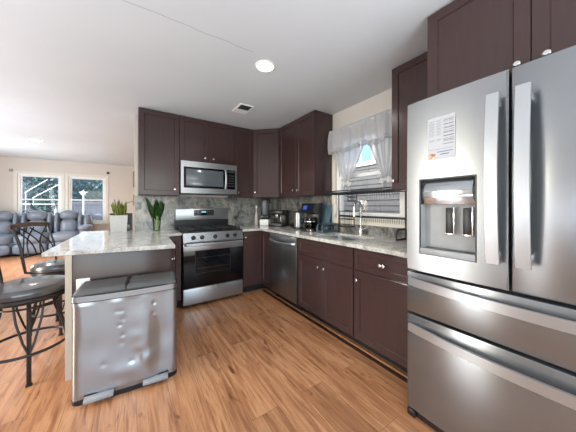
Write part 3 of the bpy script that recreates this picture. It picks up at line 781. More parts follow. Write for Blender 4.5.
# ------------------------------------------------------------------ bar stools
def stool(label, loc, rz, seatz, R=.235):
    """local: sitter faces +x, back on the -x side"""
    t = thing('bar_stool', label, 'stool', loc, rz, 'bar stools at the peninsula'); K = R/.235
    mb = MB(); mb.lathe([(R-.03, seatz-.075), (R-.004, seatz-.07), (R, seatz-.05), (R-.003, seatz-.03), (R-.02, seatz-.010), (R-.07, seatz), (R*.4, seatz+.006), (0, seatz+.007)], (0, 0, 0), 40); part('seat', mb, 'vinyl', t)
    mb = MB(); mb.lathe([(R-.04, seatz-.112), (R-.008, seatz-.110), (R-.002, seatz-.095), (R-.010, seatz-.078), (R-.04, seatz-.074)], (0, 0, 0), 40); part('seat_ring', mb, 'metal_dark', t)
    mb = MB(); mb.lathe([(.10, seatz-.135), (.10, seatz-.115), (.05, seatz-.112)], (0, 0, 0), 24); part('swivel', mb, 'metal_dark', t)
    for k in range(4):
        a = PI/4*0+math.radians(-76)-rz+k*PI/2
        c, s = math.cos(a), math.sin(a)
        mb = MB(); mb.tube([(.13*K*c, .13*K*s, seatz-.12), (.145*K*c, .145*K*s, seatz-.22), (.19*K*c, .19*K*s, .30), (.215*K*c, .215*K*s, .15), (.235*K*c, .235*K*s, .012)], .0125, 8)
        mb.box((.235*K*c-.017, .235*K*s-.017, 0), (.235*K*c+.017, .235*K*s+.017, .012), .004, 2, a)
        # split brace running up to the seat ring
        for q in (-1, 1):
            mb.tube([(.215*K*c, .215*K*s, .20), (.20*K*c-q*.028*s, .20*K*s+q*.028*c, .28), (.16*K*c-q*.062*s, .16*K*s+q*.062*c, .42), (.14*K*c-q*.075*s, .14*K*s+q*.075*c, seatz-.115)], .007, 6)
        part('leg', mb, 'metal_dark', t)
    mb = MB(); mb.tube([(.232*K*math.cos(2*PI*k/40), .232*K*math.sin(2*PI*k/40), .205) for k in range(40)], .0105, 8, True); part('footrest_ring', mb, 'metal_dark', t)
    mb = MB(); mb.tube([(.165*K*math.cos(2*PI*k/32), .165*K*math.sin(2*PI*k/32), seatz-.155) for k in range(32)], .007, 8, True); part('upper_ring', mb, 'metal_dark', t)
    H = seatz+.37
    def post(s):
        s *= .94*K**.4
        return [(-.09, s*.150, seatz-.09), (-.155, s*.190, seatz-.07), (-.165, s*.200, seatz+.02), (-.185, s*.202, seatz+.16), (-.240, s*.206, H-.04), (-.262, s*.208, H)]
    for s in (-1, 1):
        mb = MB(); mb.tube(post(s), .0105, 8, flat=(1.15, .8)); part('back_post', mb, 'metal_dark', t)
    def arc(y, z): # point on the curved back sheet
        f = (z-seatz)/.37
        return (-.160-.10*f**1.4-.025*(1-(y/.2)**2), y, z)
    mb = MB(); mb.tube([(lambda p: (p[0], p[1], p[2]))(arc(-.21+.42*k/12, H-.012+.014*math.sin(PI*k/12))) for k in range(13)], .016, 8, flat=(1.35, .6)); part('top_rail', mb, 'wood_rail', t)
    mb = MB(); mb.tube([arc(-.19+.38*k/12, seatz+.07) for k in range(13)], .008, 8); part('lower_rail', mb, 'metal_dark', t)
    mb = MB()
    for y0, y1, bow in ((-.17, -.01, .05), (-.05, -.17, -.0), (-.09, .07, .05), (.05, -.09, -.05), (.01, .17, .05), (.17, .04, -.04)):
        mb.tube([arc(y0+(y1-y0)*k/10+bow*math.sin(PI*k/10), H-.03-(.27)*k/10) for k in range(11)], .0065, 6)
    part('back_lattice', mb, 'metal_dark', t)
    return t
stool('round black swivel bar stool nearer the camera, cut by the left edge of the photo', (-2.850, -1.112, 0), math.radians(8), .665)
stool('farther bar stool with lattice back and wooden top rail, half behind the counter corner', (-2.815, -.40, 0), math.radians(-27), .68, .20)

# ------------------------------------------------------------------ sofa
t = thing('reclining_sofa', 'grey blue leather reclining sofa with headrests under the living room windows', 'sofa', (-4.28, 5.1, 0))
yf, yb = -.36, .46
part('base', B(((-1.12, yf+.05, .04), (1.00, yb, .36)), bev=.03), 'sofa_dark', t)
x = .80
def seat_unit(xc):
    mb = MB(); mb.cushion((xc-.285, yf-.02, .05), (xc+.285, yf+.10, .30), .015); part('footrest', mb, 'sofa', t)
    mb = MB(); mb.cushion((xc-.29, yf-.03, .28), (xc+.29, .22, .53), .03); part('seat_cushion', mb, 'sofa', t)
    mb = MB(); mb.cushion((xc-.168, .10, .48), (xc+.168, .36, .855), .03, 6, math.radians(-10), (xc, .2, .5)); bk = part('back_cushion', mb, 'sofa', t)
    mb = MB(); mb.cushion((xc-.172, .14, .868), (xc+.172, .38, 1.09), .035, 6, math.radians(-6), (xc, .2, .9)); part('headrest', mb, 'sofa', bk)
    for s in (-1, 1):
        mb = MB(); mb.cushion((xc+s*.245-.046, .08, .46), (xc+s*.245+.042, .38, 1.05), .02, 6, math.radians(-9), (xc, .2, .5)); part('side_bolster', mb, 'sofa', t)
    part('back_shell', B(((xc-.30, .30, .3), (xc+.30, .46, .98)), bev=.03), 'sofa_dark', t)
for xc in (.62, -.01, -.64): seat_unit(xc)
mb = MB(); mb.cushion((.91, yf-.02, .05), (1.13, .30, .64), .03); part('arm', mb, 'sofa', t)
mb = MB(); mb.cushion((.90, yf-.03, .57), (1.15, .10, .70), .03); part('arm_pad', mb, 'sofa', t)
mb = MB(); mb.cushion((.93, .10, .40), (1.10, .44, .98), .03, 6, math.radians(-8), (1, .2, .5)); part('wing_bolster', mb, 'sofa', t)
mb = MB(); mb.cushion((-1.13, yf-.02, .05), (-.93, .40, .64), .03); part('arm', mb, 'sofa', t)

# ------------------------------------------------------------------ things on the counters
def blade(mb, base, ang, lean, h, w, twist=0, curl=.2, n=9):
    b = Vector(base); d = Vector((math.cos(ang), math.sin(ang), 0)); sd = Vector((-math.sin(ang+twist), math.cos(ang+twist), 0))
    prev = None; N = sd.cross(Vector((0, 0, 1)))
    for k in range(n+1):
        f = k/n; ww = w*(math.sin(PI*min(1, .18+.82*f))**.75)*(1 if f < .98 else .08)
        p = b+d*(lean*f+curl*lean*f*f)+Vector((0, 0, h*f*(1-.08*curl*f)))
        cur = [mb.bm.verts.new(p-sd*ww/2+N*.004), mb.bm.verts.new(p-N*.003), mb.bm.verts.new(p+sd*ww/2+N*.004)]
        if prev:
            for q in range(2): mb.bm.faces.new([prev[q], prev[q+1], cur[q+1], cur[q]])
        prev = cur
def leaf_part(parent, mat, *a, **k):
    mb = MB(); blade(mb, *a, **k); bmesh.ops.solidify(mb.bm, geom=mb.bm.faces[:], thickness=.002); part('leaf', mb, mat, parent, True, 80)
# vase with dark green leaves
t = thing('glass_vase', 'clear glass vase holding dark green leafy stems beside the stove', 'vase', (-1.925, -.16, .914))
mb = MB(); mb.lathe([(.038, 0), (.042, .006), (.040, .05), (.044, .12), (.048, .155), (.045, .155), (.041, .12), (.037, .05), (.037, .012), (0, .010)], (0, 0, 0), 24); part('glass', mb, 'vase', t)
mb = MB()
for k in range(7):
    a = k*.9; mb.tube([(.015*math.cos(a), .015*math.sin(a), .012), (.010*math.cos(a), .010*math.sin(a), .10), (.018*math.cos(a), .018*math.sin(a), .20)], .006, 6)
part('stems', mb, simple('pale_green_stem', srgb(150, 168, 104), .4), t)
for a, lean, h, w_, tw in ((PI, .10, .31, .055, PI/2), (PI*.9, .075, .22, .075, PI/2+.3), (0, .045, .25, .085, PI/2), (.3, .07, .23, .07, PI/2-.3), (-PI/2, .05, .20, .085, .2), (PI/2, .04, .28, .075, 0), (-.5, .03, .27, .075, .9)):
    leaf_part(t, 'leaf', (.01*math.cos(a), .01*math.sin(a), .14), a, lean, h, w_, twist=tw)
# planter with snake plant
t = thing('planter', 'square matte white planter with a yellow green snake plant on the peninsula', 'plant', (-2.335, .02, .914))
mb = MB(); lo, hi = .083, .093
A = [mb.bm.verts.new((sx*lo, sy*lo, 0)) for sx, sy in ((-1, -1), (1, -1), (1, 1), (-1, 1))]; Bq = [mb.bm.verts.new((sx*hi, sy*hi, .205)) for sx, sy in ((-1, -1), (1, -1), (1, 1), (-1, 1))]
C = [mb.bm.verts.new((sx*(hi-.01), sy*(hi-.01), .205)) for sx, sy in ((-1, -1), (1, -1), (1, 1), (-1, 1))]; D = [mb.bm.verts.new((sx*(hi-.01), sy*(hi-.01), .175)) for sx, sy in ((-1, -1), (1, -1), (1, 1), (-1, 1))]
for P_, Q_ in ((A, Bq), (Bq, C), (C, D)):
    for k in range(4): mb.bm.faces.new([P_[k], P_[(k+1) % 4], Q_[(k+1) % 4], Q_[k]])
mb.bm.faces.new(A[::-1]); mb.bm.faces.new(D); part('pot', mb, 'planter', t, False)
part('soil', B(((-.08, -.08, .176), (.08, .08, .182))), simple('potting_soil', srgb(52, 40, 32), .9, 0, .3, 80), t, False)
for k in range(13):
    a = k*2.4+.2; r = .012+.045*(k/13)
    leaf_part(t, 'snake', (.018+r*math.cos(a), r*math.sin(a), .178), a, .02+.035*random.random(), .16+.085*random.random(), .038, twist=random.random()*2)
# dark box behind the planter
t = thing('countertop_box', 'small black open fronted box behind the white planter', 'box', (-2.315, .162, .914))
mb = MB(); mb.plate([-.122, -.112, .108, .125], [0, .012, .212, .226], -.045, .045, {(1, 1)}); mb.box((-.115, .035, .005), (.115, .045, .22)); part('shell', mb, 'black', t, False)
mb = MB(); mb.lathe([(.014, 0), (.017, .004), (.019, .06), (.016, .06), (.014, .008), (0, .008)], (0, 0, 0), 18)
single('white_cup', mb, 'white', 'tiny white cup inside the black box behind the planter', 'cup', (-2.232, .145, .9265))
# wood on the wall end
t = thing('wood_wall_hanging', 'narrow brown wooden hanging fixed to the end of the stove wall', 'wall hanging', (-2.17, .05, 1.235))
part('upper_slat', B(((-.016, -.045, .250), (0, .04, .455)), bev=.002), 'wood_plaque', t)
part('lower_slat', B(((-.014, -.045, .005), (0, .04, .150)), bev=.002), 'wood_plaque', t)
mb = MB(); mb.tube([(-.01, 0, .06), (-.05, 0, .055), (-.09, 0, .035)], .005, 8); part('peg', mb, 'wood_plaque', t)

# blender in the corner
t = thing('blender', 'countertop blender with smoky grey jar and white base in the corner', 'blender', (-.335, -.20, .914), -PI/4)
mb = MB(); mb.box((-.075, -.08, 0), (.075, .08, .102), .012); part('motor_base', mb, 'white', t)
mb = MB(); mb.lathe([(.062, .10), (.066, .12), (.066, .165), (.058, .175)], (0, 0, 0), 24); mb.box((-.068, -.072, .104), (.068, .06, .168), .01); part('jar_collar', mb, 'black', t)
mb = MB(); mb.lathe([(.056, .168), (.062, .24), (.072, .40), (.072, .405), (0, .405)], (0, 0, 0), 24); part('jar', mb, 'smoke', t)
mb = MB(); mb.lathe([(.074, .400), (.074, .415), (.05, .435), (0, .437)], (0, 0, 0), 24); part('jar_lid', mb, 'dgrey', t)
mb = MB(); mb.tube([(.066, 0, .38), (.115, 0, .375), (.120, 0, .30), (.112, 0, .21), (.062, 0, .19)], .010, 8); part('jar_handle', mb, 'black', t)
# oil bottle left of blender
t = thing('oil_bottle', 'small white bottle with dark cap standing left of the blender', 'bottle', (-.485, -.17, .914))
mb = MB(); mb.lathe([(.026, 0), (.030, .004), (.030, .15), (.026, .18), (.013, .22), (.011, .27), (.014, .272), (.014, .285)], (0, 0, 0), 20); part('bottle_body', mb, simple('pale_ceramic', srgb(168, 162, 154), .3, 0, .25, 30), t)
mb = MB(); mb.lathe([(.015, .285), (.015, .315), (.010, .325), (0, .325)], (0, 0, 0), 16); part('cap', mb, 'white', t)
# toaster oven like dark espresso machine
t = thing('espresso_machine', 'black espresso machine in the corner right of the blender', 'coffee machine', (-.235, -.485, .914), math.radians(-62))
mb = MB(); mb.box((-.12, -.13, 0), (.12, .11, .035), .008); part('drip_base', mb, 'black', t)
mb = MB(); mb.box((-.115, .0, .03), (.115, .11, .22), .012); part('column', mb, 'black', t)
mb = MB(); mb.box((-.118, -.10, .18), (.118, .112, .262), .02); part('head', mb, 'black', t)
mb = MB(); mb.lathe([(.03, .14), (.036, .15), (.036, .182)], (-.01, -.055, 0), 18); mb.tube([(-.01, -.085, .16), (-.01, -.165, .155)], [.009, .012], 8); part('portafilter', mb, 'chrome', t)
mb = MB(); mb.tube([(.07, -.07, .19), (.075, -.085, .13), (.08, -.075, .07)], .005, 8); part('steam_wand', mb, 'chrome', t)
mb = MB(); mb.box((-.10, -.12, .033), (.10, -.01, .039), .002); part('drip_grid', mb, 'mgrey', t)
# small green herb pot
t = thing('herb_pot', 'low black pot of green herbs between the espresso machine and the steel kettle', 'plant', (-.13, -.70, .914))
mb = MB(); mb.lathe([(.042, 0), (.052, .05), (.048, .05), (.04, .006), (0, .006)], (0, 0, 0), 20); part('pot', mb, 'black', t)
mb = MB()
for k in range(60):
    a = random.random()*6.28; r = .045*math.sqrt(random.random()); p = Vector((r*math.cos(a), r*math.sin(a), .045+.03*random.random()))
    q = Vector((random.uniform(-1, 1), random.uniform(-1, 1), random.uniform(-.2, 1))).normalized()*.016; s_ = q.orthogonal().normalized()*.008
    mb.quad([p, p+q*.5+s_, p+q, p+q*.5-s_])
part('herb_leaves', mb, 'herb', t, False)
# decorative red figure
t = thing('figurine', 'small pale pink and red figurine against the backsplash behind the steel kettle', 'figurine', (-.075, -.79, .914))
mb = MB(); mb.lathe([(.03, 0), (.034, .01), (.026, .08), (.03, .14), (.018, .19), (.012, .20), (.022, .225), (.022, .245), (.010, .265), (0, .268)], (0, 0, 0), 18); part('figure', mb, 'red', t)
mb = MB(); mb.lathe([(.042, 0), (.042, .012), (.035, .02)], (0, 0, 0), 18); part('plinth', mb, simple('sandstone', srgb(190, 178, 160), .6), t)
# stainless canister / electric kettle
t = thing('kettle', 'stainless steel electric kettle with black base left of the coffee maker', 'kettle', (-.235, -1.005, .914))
mb = MB(); mb.lathe([(.074, 0), (.076, .006), (.072, .026), (.05, .03)], (0, 0, 0), 28); part('base', mb, 'black', t)
mb = MB(); mb.lathe([(.066, .026), (.068, .04), (.064, .14), (.057, .215), (.055, .228)], (0, 0, 0), 28); part('body', mb, 'range', t)
mb = MB(); mb.lathe([(.056, .226), (.055, .238), (.03, .25), (.012, .252), (.012, .268), (0, .270)], (0, 0, 0), 24); part('lid', mb, 'black', t)
mb = MB(); mb.tube([(0, -.056, .225), (0, -.10, .225), (0, -.112, .18), (0, -.108, .10), (0, -.066, .06)], .0115, 8, flat=(1, 1.1)); part('handle', mb, 'black', t)
mb = MB(); mb.tube([(-.0, .055, .18), (-.0, .085, .215)], [.022, .012], 10); part('spout', mb, 'range', t)
# coffee maker
t = thing('coffee_maker', 'black drip coffee maker with glass carafe and blue lit display', 'coffee maker', (-.262, -1.325, .914), R90+.35)
mb = MB(); mb.box((-.095, -.12, 0), (.095, .11, .032), .008); part('base', mb, 'black', t)
mb = MB(); mb.box((-.09, .03, .03), (.09, .11, .27), .010); part('column', mb, 'black', t)
mb = MB(); mb.prism_x([(-.075, .225), (-.125, .245), (-.080, .355), (.11, .365), (.112, .225)], -.098, .098); hd_ = part('brew_head', mb, 'black', t, False)
nrm = Vector((0, -.11, .045)); 
mb = MB(); q = [(-.085, -.1235, .252), (.085, -.1235, .252), (.085, -.0835, .349), (-.085, -.0835, .349)]
mb.quad(q); bmesh.ops.solidify(mb.bm, geom=mb.bm.faces[:], thickness=.003); part('front_panel', mb, simple('navy_gloss_panel', srgb(16, 22, 46), .1), hd_, False)
mb = MB(); q = [(-.062, -.1155, .276), (-.005, -.1155, .276), (-.005, -.0945, .328), (-.062, -.0945, .328)]
mb.quad([(a, b-.004, c) for a, b, c in q]); bmesh.ops.solidify(mb.bm, geom=mb.bm.faces[:], thickness=.002); part('display', mb, 'screen', hd_, False)
mb = MB(); mb.lathe([(.050, .036), (.066, .050), (.072, .095), (.060, .145), (.048, .160), (.045, .160), (.057, .143), (.068, .095), (.062, .052), (0, .040)], (0, -.045, 0), 28); cf = part('carafe', mb, 'carafe', t)
mb = MB(); mb.lathe([(.052, .156), (.052, .178), (.04, .184), (0, .184)], (0, -.045, 0), 24); part('carafe_lid', mb, 'black', cf)
mb = MB(); mb.lathe([(.068, .118), (.0695, .125), (.067, .132), (.063, .125)], (0, -.045, 0), 28); part('carafe_band', mb, 'chrome', cf)
mb = MB(); mb.tube([(-.045, -.065, .165), (-.095, -.09, .165), (-.112, -.10, .13), (-.100, -.09, .075), (-.06, -.07, .065)], .010, 8); part('carafe_handle', mb, 'black', cf)
mb = MB(); mb.lathe([(.058, .032), (.058, .036), (0, .036)], (0, -.045, 0), 24); part('hot_plate', mb, 'dgrey', t)
mb = MB(); mb.lathe([(.008, 0), (.008, .006), (0, .006)], (.06, -.12, .016), 12, '-y'); part('power_button', mb, 'chrome', t)
# cutting board leaning on the wall
mb = MB(); mb.box((-.15, -.006, 0), (.15, .006, .345), .005)
mb.bm.transform(Matrix.Rotation(math.radians(-14), 4, 'X'))
single('cutting_board', mb, 'slate', 'slate blue cutting board leaning on the wall behind the coffee maker', 'cutting board', (-.118, -1.318, .916), R90)
# slate dish drainer foot/tray
t = thing('dish_drainer', 'low slate blue dish drainer with rounded tube ends left of the sink', 'dish drainer', (-.18, -1.540, .914))
def uframe(y): return [(-.135, y, .012), (-.135, y, .065), (-.125, y, .088), (-.10, y, .098), (.10, y, .098), (.125, y, .088), (.135, y, .065), (.135, y, .012)]
for y in (-.045, .045):
    mb = MB(); mb.tube(uframe(y), .010, 8); part('tube_end', mb, 'slatecoat', t)
mb = MB(); mb.box((-.14, -.055, .0), (.14, .055, .022), .008); part('tray', mb, 'slatecoat', t)
mb = MB()
for k in range(9): xx = -.11+k*.0275; mb.tube([(xx, -.045, .022), (xx, -.043, .075), (xx, .043, .075), (xx, .045, .022)], .003, 6)
part('plate_slots', mb, 'wire', t)
# over the sink dish rack
t = thing('dish_rack', 'tall black wire dish rack standing over the sink in front of the window', 'dish rack', (-.10, -2.03, .914))
zt = .466; ya, yb2 = -.425, .435; xb_, xf = .055, -.20
for y in (ya, yb2):
    mb = MB(); mb.tube([(xb_, y, 0), (xb_, y, zt)], .0075, 8); mb.box((xb_-.012, y-.012, 0), (xb_+.012, y+.012, .008), .002); part('upright', mb, 'wire', t)
mb = MB(); loop = [(xb_, ya, zt), (xf, ya, zt), (xf, yb2, zt), (xb_, yb2, zt)]
for a, b in zip(loop, loop[1:]+loop[:1]): mb.tube([a, b], .009, 8)
for k in range(1, 26): y = ya+(yb2-ya)*k/26; mb.tube([(xb_, y, zt), (xf, y, zt)], .0035, 6)
for X_ in (-.06, -.13): mb.tube([(X_, ya, zt-.002), (X_, yb2, zt-.002)], .0028, 6)
part('top_shelf', mb, 'wire', t)
mb = MB()
for X_ in (xf, xb_): mb.tube([(X_, ya, zt+.022), (X_, yb2, zt+.022)], .0065, 6)
mb.tube([(xf, ya, zt+.022), (xb_, ya, zt+.022)], .004, 6); mb.tube([(xf, yb2, zt+.022), (xb_, yb2, zt+.022)], .004, 6)
part('shelf_rim', mb, 'wire', t)
mb = MB()
for k in range(14): y = -.40+.028*k; mb.tube([(-.02, y, zt), (-.02, y, zt-.075)], .0020, 6)
mb.tube([(-.02, -.40, zt-.075), (-.02, -.036, zt-.075)], .0028, 6)
part('plate_divider', mb, 'mgrey', t)
mb = MB(); zl = .200
mb.box((xb_-.008, ya, zl-.010), (xb_+.008, yb2, zl+.012), .003); mb.tube([(-.05, ya+.01, zl), (-.05, .10, zl)], .004, 8)
for k in range(22): y = ya+.01+.024*k; mb.tube([(xb_, y, zl), (-.05, y, zl), (-.05, y, zl-.0)], .002, 6); mb.tube([(xb_-.01, y, zl), (xb_-.012, y, zl-.055)], .0018, 6)
part('lower_shelf', mb, 'wire', t)
mb = MB(); mb.tube([(xb_, ya, .012), (-.10, ya, .012), (-.10, ya, .075), (-.085, ya, .098), (-.05, ya, .104), (xb_, ya, .104)], .0095, 8); part('end_foot', mb, 'wire', t)
def wire_basket(label, loc, wx, wy, h):
    t = thing('utensil_basket', label, 'basket', loc)
    for z in (0, h*.45, h):
        pass
    mb = MB()
    for z in (.004, h*.5, h): mb.tube([(x_, y_, z) for x_, y_ in rrect(-wx, wx, -wy, wy, min(wx, wy)*.5)], .0038 if z else .003, 6, True)
    P = rrect(-wx, wx, -wy, wy, min(wx, wy)*.5, 2)
    for x_, y_ in P: mb.tube([(x_, y_, 0), (x_, y_, h)], .0024, 6)
    part('wire_frame', mb, 'wire', t)
    mb = MB(); mb.prism([(x_, y_) for x_, y_ in rrect(-wx, wx, -wy, wy, min(wx, wy)*.5)], 0, .014); part('bottom', mb, 'wire', t, False)
    mb = MB()
    for y_ in (-wy*.5, wy*.5): mb.tube([(wx, y_, h), (wx+.012, y_, h+.018), (wx+.022, y_, h+.008)], .003, 6)
    part('hook', mb, 'wire', t)
wire_basket('small black wire utensil basket hanging from the lower rail of the dish rack', (-.10, -1.775, .990), .05, .085, .185)
wire_basket('tiny black wire cup basket hanging high under the top shelf of the dish rack', (-.135, -1.885, 1.285), .035, .045, .10)

# ------------------------------------------------------------------ curtains at the sink window
mb = MB(); mb.tube([(-.06, -1.455, 2.175), (-.06, -2.48, 2.175)], .008, 8)
t = thing('curtain_rod', 'thin white curtain rod above the sink window', 'curtain rod', (0, 0, 0)); part('rod', mb, 'white', t)
for y in (-1.50, -2.45):
    mb = MB(); mb.box((-.066, y-.006, 2.155), (0, y+.006, 2.185), .002); part('bracket', mb, 'white', t)
def fold(y, k=1.0): return .014*math.sin(y*62)+.009*math.sin(y*101+1.3)+.006*math.sin(y*23)
def val(u, v):
    y = -1.452-1.02*u; z = 2.205-.265*v-.018*math.sin(y*17)*v
    a = 1 if v > .22 else .45+2.5*v
    return (-.066+fold(y)*a*(.5+v*.7)-.012*math.sin(PI*v), y, z)
t = thing('valance', 'ruffled white cotton valance across the top of the sink window', 'curtain')
mb = MB(); mb.sheet(val, 170, 14, .0015); part('cloth', mb, 'curtain', t, True, 80)
def ruf(u, v):
    y = -1.452-1.02*u; p = val(u, 1)
    return (p[0]-.006+.014*math.sin(y*150)*(.4+v), y, p[2]+.012-.05*v-.006*math.sin(y*75)*v)
mb = MB(); mb.sheet(ruf, 220, 4, .0015); part('hem_ruffle', mb, 'curtain', t, True, 80)
def panel(label, top, tie, tail):
    """top=(y0,y1) at z 1.93; tie=(y,z); gathered at the tie, flaring a little below"""
    t = thing('tied_curtain', label, 'curtain')
    zt_, zk = 1.955, tie[1]
    def f(u, v):
        if v < .75:
            q = v/.75; e = q**1.25
            wdt = .045
            y = (top[0]+(top[1]-top[0])*u)*(1-e)+(tie[0]+(.5-u)*2*wdt*(1 if top[0] > top[1] else -1)*.5)*e
            z = zt_+(zk-zt_)*q
        else:
            q = (v-.75)/.25
            y = tie[0]+(.5-u)*(.045+.07*q)*1.0; z = zk-.115*q+.02*abs(u-.5)*q
        a = (1-min(1, v/.75)*.55)
        return (-.045+a*(.013*math.sin(u*44)+.008*math.sin(u*75+1)), y, z)
    mb = MB(); mb.sheet(f, 90, 26, .0015); part('cloth', mb, 'curtain', t, True, 80)
    mb = MB()
    for s in (-1, 1):
        mb.sheet(lambda u, v: (-.062-.018*math.sin(PI*u), tie[0]+s*(.075*u), zk+(.5-v)*(.075*math.sin(PI*u*.9+.2))+.006*math.sin(u*40)), 10, 4)
    bmesh.ops.solidify(mb.bm, geom=mb.bm.faces[:], thickness=.002)
    mb.lathe([(.0, -.022), (.02, -.015), (.024, 0), (.02, .015), (0, .022)], (-.062, tie[0], zk), 12); part('tie', mb, 'curtain', t, True, 80)
panel('left white curtain panel tied back at the sink window', (-1.47, -1.98), (-1.73, 1.505), 0)
panel('right white curtain panel tied back next to the single door wall cabinet', (-2.44, -2.03), (-2.255, 1.50), 0)

# ------------------------------------------------------------------ ceiling fixtures
def downlight(label, x, y, z, r=.088, e=4):
    t = thing('recessed_light', label, 'light', (x, y, z))
    mb = MB(); mb.lathe([(r*.78, -.001), (r*.80, -.008), (r*.95, -.006), (r, 0)], (0, 0, 0), 32); part('trim_ring', mb, 'white', t)
    mb = MB(); mb.lathe([(0, -.004), (r*.78, -.004), (r*.78, .0)], (0, 0, 0), 32); part('diffuser', mb, 'lamp', t)
    d = bpy.data.lights.new('bulb', 'SPOT'); d.energy = e; d.spot_size = math.radians(150); d.spot_blend = .7; d.shadow_soft_size = .07; d.color = (1, .96, .9)
    o = bpy.data.objects.new('bulb', d); COL.objects.link(o); o.parent = t; o.location = (0, 0, -.02)
downlight('round lit recessed ceiling light in the kitchen ceiling', -1.252, -1.89, 2.44, .088, 40)
downlight('round lit recessed ceiling light far off above the living room', -3.72, 2.75, 2.497, .12, 40)
t = thing('ceiling_vent', 'small white ceiling vent with a dark louvred half', 'vent', (-1.06, -.96, 2.44))
mb = MB(); mb.plate([-.088, -.070, .070, .088], [-.135, -.12, .02, .135], 0, .010, {(1, 1)}); mb.bm.transform(Matrix.Rotation(-PI/2, 4, 'X')); mb.bm.transform(Matrix.Translation((0, 0, 0)))
part('frame', mb, 'white', t, False)
part('duct_backing', B(((-.072, -.125, -.004), (.072, .025, -.001))), 'dgrey', t, False)
for k in range(6):
    mb = MB(); yy = -.115+k*.024; mb.box((-.07, yy-.004, -.009), (.07, yy+.004, -.003)); part('louvre', mb, 'dgrey', t, False)
for x, z, lb in ((-2.80, 2.285, 'small dark bracket on the far wall above the right living room window'), (-4.87, 2.20, 'small dark bracket on the far wall above the left living room window')):
    mb = MB(); mb.box((-.035, -.03, -.035), (.035, 0, .035), .01); mb.tube([(0, -.02, 0), (0, -.06, .005)], .012, 8)
    single('wall_bracket', mb, 'black' if x > -4 else 'mgrey', lb, 'bracket', (x, 5.7, z))

# ------------------------------------------------------------------ outdoors
struct('ground', B(((-40, 5.85, -.30), (25, 60, -.25)), ((.15, -20, -.3), (25, 5.85, -.25)), ((-40, -30, -.3), (-5.6, 5.85, -.25)), ((-5.6, -30, -.3), (25, -20, -.25)), ((-5.6, -20, -.3), (.15, -5.5, -.25))), 'grass')
# neighbouring house beside the sink window
t = thing('neighbour_house', 'neighbouring house with grey lap siding seen through the sink window', 'house', (2.5, 0, -.25))
poly = []; ex = .125; nrow = 30
pts = [(.0, 0)]
mb = MB(); prof = []
for k in range(nrow): prof += [(-.022, k*ex+.0), (-.004, (k+1)*ex-.002)]
poly = prof+[(.2, nrow*ex), (.2, 0)]
WN = (-.25, .75, 2.55, 3.6)
a = [mb.bm.verts.new((x, -6, z)) for x, z in poly]; b = [mb.bm.verts.new((x, 8, z)) for x, z in poly]; n = len(poly)
for k in range(n): mb.bm.faces.new([a[k], a[(k+1) % n], b[(k+1) % n], b[k]])
mb.bm.faces.new(a); mb.bm.faces.new(b[::-1]); part('siding', mb, 'siding', t, False)
mb = MB(); y0, y1, z0, z1 = WN
for lo, hi in (((-.06, y0-.09, z0-.09), (-.0, y1+.09, z0)), ((-.06, y0-.09, z1), (0, y1+.09, z1+.09)), ((-.06, y0-.09, z0), (0, y0, z1)), ((-.06, y1, z0), (0, y1+.09, z1)), ((-.05, y0+.30, z0), (0, y0+.34, z1))): mb.box(lo, hi)
wf = part('window_frame', mb, 'window_frame', t, False)
part('window_pane', B(((-.035, y0, z0), (-.024, y1, z1))), simple('painted_sky_reflection', srgb(84, 126, 164), .6, 0, .05), wf, False)  # matte blue stands in for the sky mirrored in the glass
# foliage beyond the living room windows
def tree(label, x, y, r, h, mat, n=1500, seed=1, ls=.16):
    rnd = random.Random(seed)
    t = thing('tree', label, 'tree', (x, y, -.25), 0, 'trees beyond the living room windows')
    mb = MB(); mb.tube([(0, 0, 0), (.05, 0, h*.3), (-.05, .03, h*.55)], [.14, .11, .06], 8); part('trunk', mb, simple('bark', srgb(92, 82, 76), .8), t)
    mb = MB()
    for i in range(n):
        th = rnd.random()*6.28; ph_ = math.acos(rnd.uniform(-1, 1)); rr_ = rnd.random()**.35
        c = Vector((r*rr_*math.sin(ph_)*math.cos(th), r*.6*rr_*math.sin(ph_)*math.sin(th), h*.52+h*.48*rr_*math.cos(ph_)))
        c *= 1+.1*noise.noise(c*.9)
        q = Vector((rnd.uniform(-1, 1), rnd.uniform(-1, 1), rnd.uniform(-1, 1))).normalized()*ls; s_ = q.cross(Vector((rnd.uniform(-1, 1), rnd.uniform(-1, 1), rnd.uniform(-1, 1)))).normalized()*ls*.45
        mb.quad([c, c+q*.5+s_, c+q, c+q*.5-s_])
    part('foliage', mb, mat, t, False)
for i, (x, y, r, h, m, lb) in enumerate(((-7.25, 12.0, .98, 4.6, 'hedge', 'leafy tree at the left edge of the left living room window'), (-5.2, 12.0, .96, 4.9, 'hedge2', 'leafy tree behind the slanted white poles outside'),
        (-3.15, 12.0, .98, 4.4, 'hedge2', 'bushy green tree behind the fence in the right living room window'), (-8.0, 14.2, 1.05, 5.6, 'hedge2', 'far tree at the left end of the back row in the garden'),
        (-5.8, 14.2, 1.05, 6.0, 'hedge', 'tall bluish far tree between the two living room window views'), (-3.6, 14.2, 1.05, 5.6, 'hedge', 'far bluish tree behind the bushy green one'), (-1.4, 14.2, 1.05, 5.4, 'hedge2', 'far tree at the right end of the garden'))):
    tree(lb, x, y, r, h, m, 1900, i+3, .15)
t = thing('tall_hedge', 'continuous tall dark hedge closing the garden behind all the trees', 'hedge', (-5, 17, -.25))
mb = MB(); rnd = random.Random(99)
mb.sheet(lambda u, v: (-9+18*u, .35*noise.noise(Vector((u*30, v*14, 2))), 8.5*v), 60, 30)
